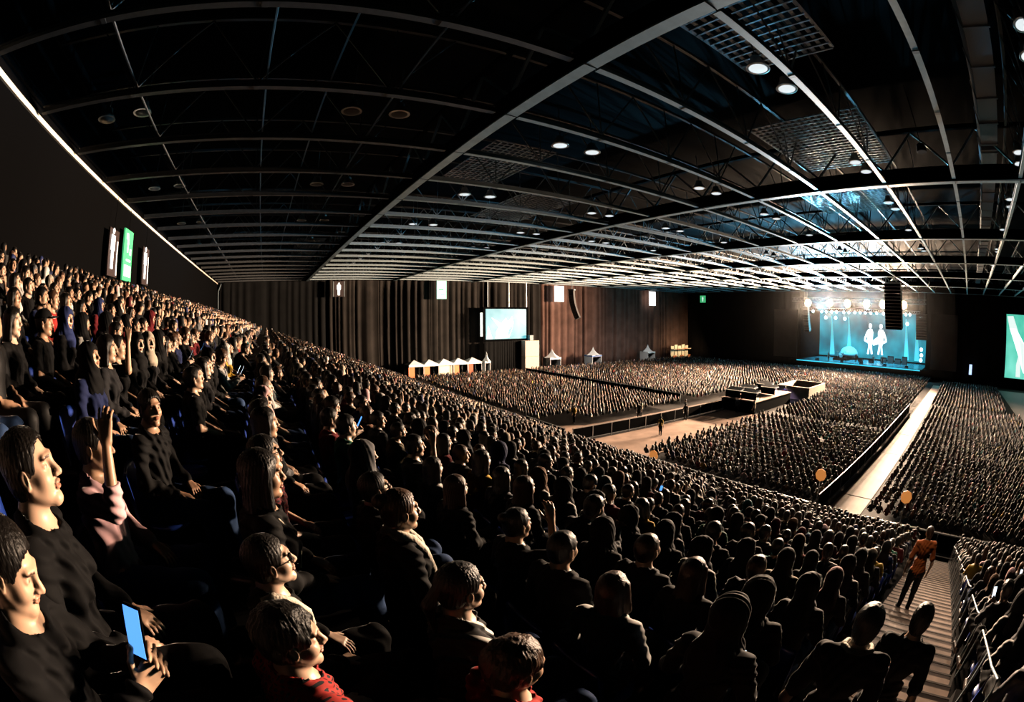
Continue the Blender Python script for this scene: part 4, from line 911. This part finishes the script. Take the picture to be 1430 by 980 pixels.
# ------------------------------------------------------------------ roof fittings
E_bay = emis('lamp_glass_reflection_glow', (.9, .98, 1), .8, (.8, .8, .8)); M_off = mat('unlit_lamp_glass', (.16, .16, .16), .3); M_refl = mat('spun_metal', (.75, .75, .74), .3, .7)  # bay glass glow stands in for stage light reflected off the lenses
bm_ = None
for ix, xp in enumerate(((-7.0, -5.4), (2.4, 4.1), (11.0, 12.6), (20.5, 22.0), (28.3, 30.0), (37.0, 39.0), (46, 47.6), (56, 57.6))):
    for iy, y in enumerate((-4.0, 5.1, 14.7, 24.0, 33.3, 42.6, 52, 61.3)):
        for q, x in enumerate(xp):
            r = empty('high_bay_lamp', (x, y-.15*q, 7.15), 0, category='lamp', group='high bay lamps under the roof')
            r['label'] = f"{'nearer' if q == 0 else 'farther'} dome lamp of its pair, {ordw(iy+1)} row from right, {ordw(ix+1)} from rear wall"
            if bm_ is None:
                h = MB().lathe([(.10, .42), (.16, .40), (.20, .25), (.36, .02), (.38, -.02), (.36, -.02)], 20).build('reflector', M_refl, r, smooth=True)
                l_ = MB().lathe([(.02, -.055), (.2, -.045), (.33, -.01), (.34, 0)], 20).build('lens', E_bay, r, smooth=True); s_ = MB().bar((0, 0, .4), (0, 0, 1.95), .03).build('hanger', M_web, r); bm_ = (h.data, l_.data, s_.data)
            else:
                for nm, me in zip(('reflector', 'lens', 'hanger'), bm_):
                    o = bpy.data.objects.new(nm, me); COL.objects.link(o); o.parent = r
                    if nm == 'lens' and ix < 2: o.material_slots[0].link = 'OBJECT'; o.material_slots[0].material = M_off
M_duct = mat('galvanised_duct', (.30, .32, .34), .4, .5)
for i, (a, c) in enumerate(zip(GX[:-1], GX[1:])):
    b = MB().box((a+.3, -3.1, 8.1), (c-.3, -2.1, 8.8))
    for x in np.arange(a+.6, c-.5, 2.4): b.box((x, -3.15, 8.05), (x+.08, -2.05, 8.85))
    b.build('air_duct', M_duct, category='duct', group='duct lengths under the roof', label=f'galvanised air duct under the roof at the right, {ordw(i+1)} length from the camera')
for i, (x0, x1, y0, y1, z) in enumerate([(8.6, 12.8, 2.9, 6.4, 8.3), (17.6, 24.8, 3.8, 9.4, 8.4), (10, 13.5, 18.4, 25.4, 8.4), (16.4, 21, 26, 34.5, 8.4), (28, 35, 5, 12, 8.3), (3.0, 6.0, 46, 76, 8.0)]):
    b = MB()
    for x in np.arange(x0, x1+.01, .35): b.box((x-.03, y0, z), (x+.03, y1, z+.04))
    for y in np.arange(y0, y1+.01, .35): b.box((x0, y-.07, z+.04), (x1, y+.07, z+.08))
    b.build('ceiling_grid_panel', mat(f'grid_metal_{"abcdef"[i]}', (.35, .42, .48), .35, .6), category='grid', group='metal grid panels in the roof', label=f"perforated metal grid in the roof steel, {('nearest above the right aisle', 'beyond the second girder at right', 'left of the second girder', 'farther left behind the second girder', 'in the third bay', 'long strip near the far left')[i]}")
for i, (x, y, z) in enumerate([(23.3, 2.3, 7.1), (23.2, 10.6, 7.1), (38.6, 3, 7.1), (38, 12, 7.1), (22.4, -7, 7.1)]):
    b = MB(); [b.bar((x+a, y-.7, z), (x+a, y+.7, z), .05) for a in (-.45, .45)]; [b.bar((x-.45, y+c, z), (x+.45, y+c, z), .05) for c in (-.7, 0, .7)]; b.bar((x, y, z), (x, y, 9), .03)
    b.build('lamp_frame', M_steel, category='frame', group='empty white frames under the roof', label=f'white two-pane frame hanging under the roof, {ordw(i+1)} from the camera')

# ------------------------------------------------------------------ on the hall floor
def slab(name, pts, z0, z1, M, **p):
    b = MB(); n = len(pts); b.v = [(x, y, z0) for x, y in pts]+[(x, y, z1) for x, y in pts]; b.f = [tuple(range(n))[::-1], tuple(range(n, 2*n))]+[(i, (i+1) % n, n+(i+1) % n, n+i) for i in range(n)]; b.mi = [0]*len(b.f); return b.build(name, M, **p)
M_ply = mat('floor_protection_boards', (.40, .28, .22), .7, noise=.22, nscale=.8, spec=.2)
ai = [(20.9, 28), (28.1, 39.5), (39.6, 47.5), (47.6, 60), (60.1, 75), (75.1, 92)]
for i, (a, c) in enumerate(ai): slab('aisle_covering', [(a, 5.35+.05*i), (c, 5.4+.05*i), (c, 7.6-.05*i), (a, 7.6-.04*i)], FLOOR_Z, FLOOR_Z+.03+.01*(i % 2), M_ply, category='floor covering', group='boards of the long aisle', label=f'tan floor covering of the long aisle, {ordw(i+1)} length from the stand')
slab('ramp_boards', [(22.5, 22.9), (45.5, 23.3), (45.5, 29), (22.5, 29.5)], FLOOR_Z, FLOOR_Z+.08, M_ply, category='floor covering', label='wide tan boarded floor in front of the mixing platform')
slab('ramp_boards', [(24.5, 30.3), (46, 30.2), (56.5, 31.0), (56.5, 32.4), (46, 33.4), (28, 33.9), (25, 35.8)], FLOOR_Z, FLOOR_Z+.08, M_ply, category='floor covering', label='narrow tan boarded lane behind the black barrier')
slab('ramp_boards', [(61, -16), (95, -16), (95, -8.6), (61, -10.4)], FLOOR_Z, FLOOR_Z+.04, mat('grey_walkway', (.25, .23, .22), .6), category='floor covering', label='grey walkway beyond the right hand block')
def barrier(p0, p1, label, h=1.15):
    L = math.hypot(p1[0]-p0[0], p1[1]-p0[1]); r = empty('crowd_barrier', (p0[0], p0[1], FLOOR_Z), math.atan2(p1[1]-p0[1], p1[0]-p0[0]), label=label, category='barrier', group='barriers on the hall floor')
    b = MB(); b.bar((0, 0, h), (L, 0, h), .05); b.bar((0, 0, .12), (L, 0, .12), .04)
    for i in range(int(L/2.2)+1): b.bar((min(i*2.2, L), 0, 0), (min(i*2.2, L), 0, h), .05)
    b.build('rail', M_web if L > 30 else M_alu, r); MB().box((0, -.01, .15), (L, .01, h-.05)).build('black_sheet', M_black, r)
barrier((23.5, 30.0), (45.8, 29.6), 'black barrier between the two boarded floors'); barrier((22.6, 8.1), (22.6, 22.4), 'dark barrier across the back of the centre block'); barrier((24, 8.0), (60, 8.05), 'dark barrier along the left side of the long aisle')
barrier((23.0, 30.4), (23.0, 36.5), 'barrier at the near end of the boarded lane'); barrier((22.5, -9), (22.5, 4.6), 'dark barrier behind the right hand block'); barrier((45.3, 36), (45.3, 72), 'dark barrier along the cross aisle of the left block')
# pale chair backs in the last rows
M_ch = mat('pale_chair_back', (.60, .52, .44), .5)
def chair_meshes():
    a = MB().box((-.22, -.19, .52), (-.19, .19, .88)).build('back', M_ch); c = MB().box((-.19, -.2, .43), (.22, .2, .46)).build('seat', M_black)
    l = MB(); [l.bar((x, y, 0), (x, y, z), .025) for x, y, z in ((-.2, -.18, .9), (-.2, .18, .9), (.2, -.18, .44), (.2, .18, .44))]; l = l.build('frame', M_alu)
    out = [a.data, c.data, l.data]; [bpy.data.objects.remove(o) for o in (a, c, l)]; return out
cm = chair_meshes(); n_ = 0
for x, ya, yb, blk in ((23.5, 8.6, 22.6, 'centre block'), (23.5, -9.3, 4.6, 'right block'), (23.6, 37.2, 47, 'left block')):
    for j, y in enumerate(np.arange(ya, yb, .54)):
        r = empty('folding_chair', (x, float(y), FLOOR_Z), 0, category='chair', group='empty chairs in the last rows', label=f'empty folding chair in the back row of the {blk}, {ordw(j+1)} from its right end')
        for nm, me in zip(('backrest', 'seat', 'frame'), cm): o = bpy.data.objects.new(nm, me); COL.objects.link(o); o.parent = r
# mixing platform
r = empty('mixing_platform', (51, 27.6, FLOOR_Z), 0, label='black-sided mixing platform in the middle of the hall floor', category='platform')
MB().box((-5, -2.4, 0), (5, 2.5, 1.3)).build('black_skirt', M_black, r); MB().box((-5.1, -2.5, 1.3), (5.1, 2.6, 1.36)).build('platform_top', M_ply, r)
for i, (x, y) in enumerate(((47.2, 26.6), (47.2, 28.9), (50.2, 28.7), (52.6, 26.8), (54.6, 28.6))):
    r = empty('mixing_desk', (x, y, FLOOR_Z+1.36), 0, category='desk', group='desks on the mixing platform', label=f"white topped desk on the mixing platform, {('front right', 'front left', 'middle left', 'middle right', 'rear')[i]}")
    MB().box((-.6, -1.1, .82), (.6, 1.1, .9)).build('desk_top', M_white, r); MB().box((-.58, -1.08, .05), (-.55, 1.08, .82)).build('front_cloth', M_black, r)
    for dx in (-.5, .5):
        for dy in (-1.0, 1.0): MB().bar((dx, dy, 0), (dx, dy, .82), .06).build('leg', M_black, r)
    MB().add([(-.5, -1, .9), (.5, -1, .9), (.5, 1, .9), (-.5, 1, .9), (.5, -1, 1.15), (.5, 1, 1.15)], [(0, 1, 4), (3, 5, 2), (0, 4, 5, 3), (1, 2, 5, 4), (0, 3, 2, 1)]).build('console', M_dim, r)
spot('console_work_light', (56.5, 27.5, -5.8), (56.5, 27.5, FLOOR_Z+1), 700, (.55, .5, 1), math.radians(80), .1)
r = empty('boarded_enclosure', (62.6, 26.2, FLOOR_Z), 0, label='open plywood enclosure right of the mixing platform', category='enclosure')
for a, c in (((-3.5, -2.6), (3.5, -2.5)), ((-3.5, 2.5), (3.5, 2.6)), ((-3.5, -2.6), (-3.4, 2.6)), ((3.4, -2.6), (3.5, 2.6))): MB().box((*a, 0), (*c, 1.7)).build('side_panel', M_tan, r)
# section signs
M_or = mat('glowing_orange_sign', (.85, .35, .10), .5, emit=(.85, .30, .07), es=.55)  # glow added so the side facing away from the stage shows orange
for x, y, z, lab in ((20.95, 18.5, -8.4, 'orange eight-sided section sign left of the centre block'), (24.2, 8.2, -8.2, 'orange eight-sided section sign at the near end of the long aisle'), (24.0, 2.45, -8.35, 'orange eight-sided section sign behind the right block')):
    r = empty('section_sign', (x, y, FLOOR_Z), 0, label=lab, category='sign', group='section signs'); h = z-FLOOR_Z
    b = MB(); n = 8; b.lathe([(.36, -.02), (.36, .02)], 8, (0, 0, h), axis='x'); b.build('sign_board', M_or, r); MB().bar((.03, 0, 0), (.03, 0, h), .035).build('pole', M_alu, r); MB().lathe([(.22, 0), (.2, .04), (.03, .05)], 12).build('base', M_black, r)
# stalls along the side curtain
M_stall = [mat('stall_orange', (.75, .22, .08), .6), mat('stall_cream', (.8, .68, .5), .6), mat('stall_red', (.6, .10, .04), .6)]
for i in range(5):
    x = 25.2+i*2.75; r = empty('market_stall', (x, 75.6, FLOOR_Z), 0, category='stall', group='peaked stalls along the side wall', label=f'white peaked stall by the side curtain, {ordw(i+1)} from the left')
    b = MB(); b.add([(-1.35, -1.3, 2.5), (1.35, -1.3, 2.5), (1.35, 1.3, 2.5), (-1.35, 1.3, 2.5), (0, 0, 3.25)], [(0, 1, 4), (1, 2, 4), (2, 3, 4), (3, 0, 4), (0, 3, 2, 1)]); b.box((-1.35, -1.32, 2.2), (1.35, -1.28, 2.5)); b.build('canopy', M_white, r)
    for dx in (-1.3, 1.3):
        for dy in (-1.25, 1.25): MB().bar((dx, dy, 0), (dx, dy, 2.5), .06).build('post', M_alu, r)
    MB().box((-1.3, -.9, .2), (-.2 if i != 2 else 1.2, -.85, 2.2)).build('side_cloth', M_stall[(0, 0, 1, 0, 2)[i]], r); MB().box((-1.3, 1.2, 0), (1.3, 1.25, 2.4)).build('back_cloth', M_black, r)
area('stall_light', (31, 71, -6.5), (31, 76, -9.2), 260, (1, .85, .65), 10, .5)
for i, (x, w_, lab) in enumerate(((38.6, 1.2, 'narrow white peaked tent left of the side screen'), (53.0, 2.6, 'white pagoda tent right of the tan tower'), (63.6, 2.6, 'white pagoda tent with a blue band below the brown curtain'), (80.6, 2.6, 'white pagoda tent farthest to the right'))):
    r = empty('pagoda_tent', (x, 74.6, FLOOR_Z), 0, category='tent', group='small white tents by the side curtain', label=lab)
    b = MB(); w2 = w_/2; b.lathe([(w2*1.42, 2.5), (w2*.8, 2.9), (w2*.35, 3.4), (.08, 4.0), (.02, 4.2)], 4); b.box((-w2, -w2, 2.2), (w2, w2, 2.55)); b.build('roof', M_white, r)
    MB().box((-w2+.05, -w2+.02, 0), (-w2+.12, w2, 2.2)).box((w2-.12, -w2+.02, 0), (w2-.05, w2, 2.2)).box((-w2, w2-.07, 0), (w2, w2, 2.2)).build('wall_cloth', M_white, r)
    if i == 2: MB().box((-w2-.02, -w2-.02, 2.25), (w2+.02, w2+.02, 2.45)).build('blue_band', mat('blue_band', (.05, .15, .5), .5), r)
area('tent_light', (66, 70, -6.0), (66, 76, -8.5), 500, (1, .92, .85), 30, .5)
for i in range(5):
    x = 90.6+i*1.5; r = empty('food_stall', (x, 74.8, FLOOR_Z), 0, category='stall', group='warm lit food stalls', label=f'warm lit food stall in the far corner, {ordw(i+1)} from the left')
    MB().box((-.6, -.5, 0), (.6, -.4, 1.1)).build('counter', M_stall[i % 2], r); MB().box((-.6, .4, 0), (.6, .5, 3.4+.3*(i % 2))).build('back_board', M_stall[1], r); MB().box((-.65, -.6, 2.6), (.65, .5, 2.7)).build('awning', M_stall[(i+1) % 2], r)
area('food_stall_light', (93.5, 71.5, -6.2), (93.5, 75, -8), 420, (1, .75, .45), 8, .5)
r = empty('lit_totem', (99.2, -1.2, -8.4), 0, label='small blue-white lit totem on the black drape right of the stage', category='sign'); MB().box((-.2, -.45, -2), (.2, .45, -.2)).build('base', M_black, r); b = MB(); b.box((-.15, -.35, 0), (.15, .35, 1.9)); b.build('lit_face', emis('blue_white_face', (.45, .6, 1), 1.4), r)

r = empty('flood_and_fill_lamp', (17.6, 1.2, 6.3), 0, label='black flood lamp under the roof aimed down the stairs', category='lamp'); MB().lathe([(.10, .32), (.2, .25), (.24, 0), (.22, -.02)], 16).build('housing', M_black, r); MB().bar((0, 0, .3), (0, 0, 2.8), .03).build('hanger', M_black, r)
r = empty('flood_and_fill_lamp', (5.1, 1.6, 6.3), 0, label='small added fill lamp under the roof just ahead of the camera', category='lamp'); MB().lathe([(.08, .25), (.15, .2), (.18, 0), (.16, -.02)], 16).build('housing', M_black, r); MB().bar((0, 0, .22), (0, 0, 2.8), .03).build('hanger', M_black, r)
# thin stage haze around the front truss
M_haze = bpy.data.materials.new('stage_haze'); M_haze.use_nodes = True; nt = M_haze.node_tree; nt.nodes.remove(nt.nodes['Principled BSDF'])
vsn = nt.nodes.new('ShaderNodeVolumeScatter'); vsn.inputs['Color'].default_value = (1, 1, 1, 1); vsn.inputs['Density'].default_value = .00009; vsn.inputs['Anisotropy'].default_value = .82
nt.links.new(vsn.outputs[0], nt.nodes['Material Output'].inputs['Volume'])
o = MB().box((76, 2.5, -7.5), (99.9, 60, 6.3)).build('stage_haze', M_haze); o['kind'] = 'stuff'; o['label'] = 'thin theatrical haze glowing around the amber stage lamps'; o['category'] = 'haze'
# phones in people's hands
E_phb = emis('phone_screen_blue', (.10, .35, .95), 1.3); E_phw = emis('phone_screen_white', (.8, .9, 1), 1.6)
def phone(p, face, tilt, M, label):
    r = empty('phone', p, face, label=label, category='phone', group='lit phones held in the audience'); r.rotation_euler = (0, tilt, face)
    b = MB(); b.tube([(0, -.030, -.07), (0, -.030, .07)], .0055, 8).tube([(0, .030, -.07), (0, .030, .07)], .0055, 8).box((-.0055, -.030, -.0755), (.0055, .030, .0755)); b.build('case', M_black, r); MB().box((-.0068, -.031, -.068), (-.0055, .031, .068)).build('display', M, r)
phone((-.50, .945, -.715), 1.1, .4, E_phb, 'phone with a bright blue screen in the lower left corner')
phone((1.96, .86, -1.86), .1, .6, E_phw, 'white-lit phone held by the person in black headscarf beside the stairs')
np_ = 0
for i in sorted(single):
    d = people[i]
    if d['pose'] != 'phone' or np_ > 12 or d.get('hero'): continue
    c, s_ = math.cos(d['yaw']), math.sin(d['yaw']); lx, lz = .415, .985; np_ += 1
    phone((d['x']+lx*c*d['s'], d['y']+lx*s_*d['s'], d['z']+lz*d['s']), d['yaw'], .5, E_phw if np_ % 3 else E_phb, f"lit phone held in the {ordw(d['row']-K0+1)} row from the rear wall, {ordw(abs(d.get('seat', 0))+1)} seat {'left' if d.get('seat', 0) >= 0 else 'right'} of stairs")
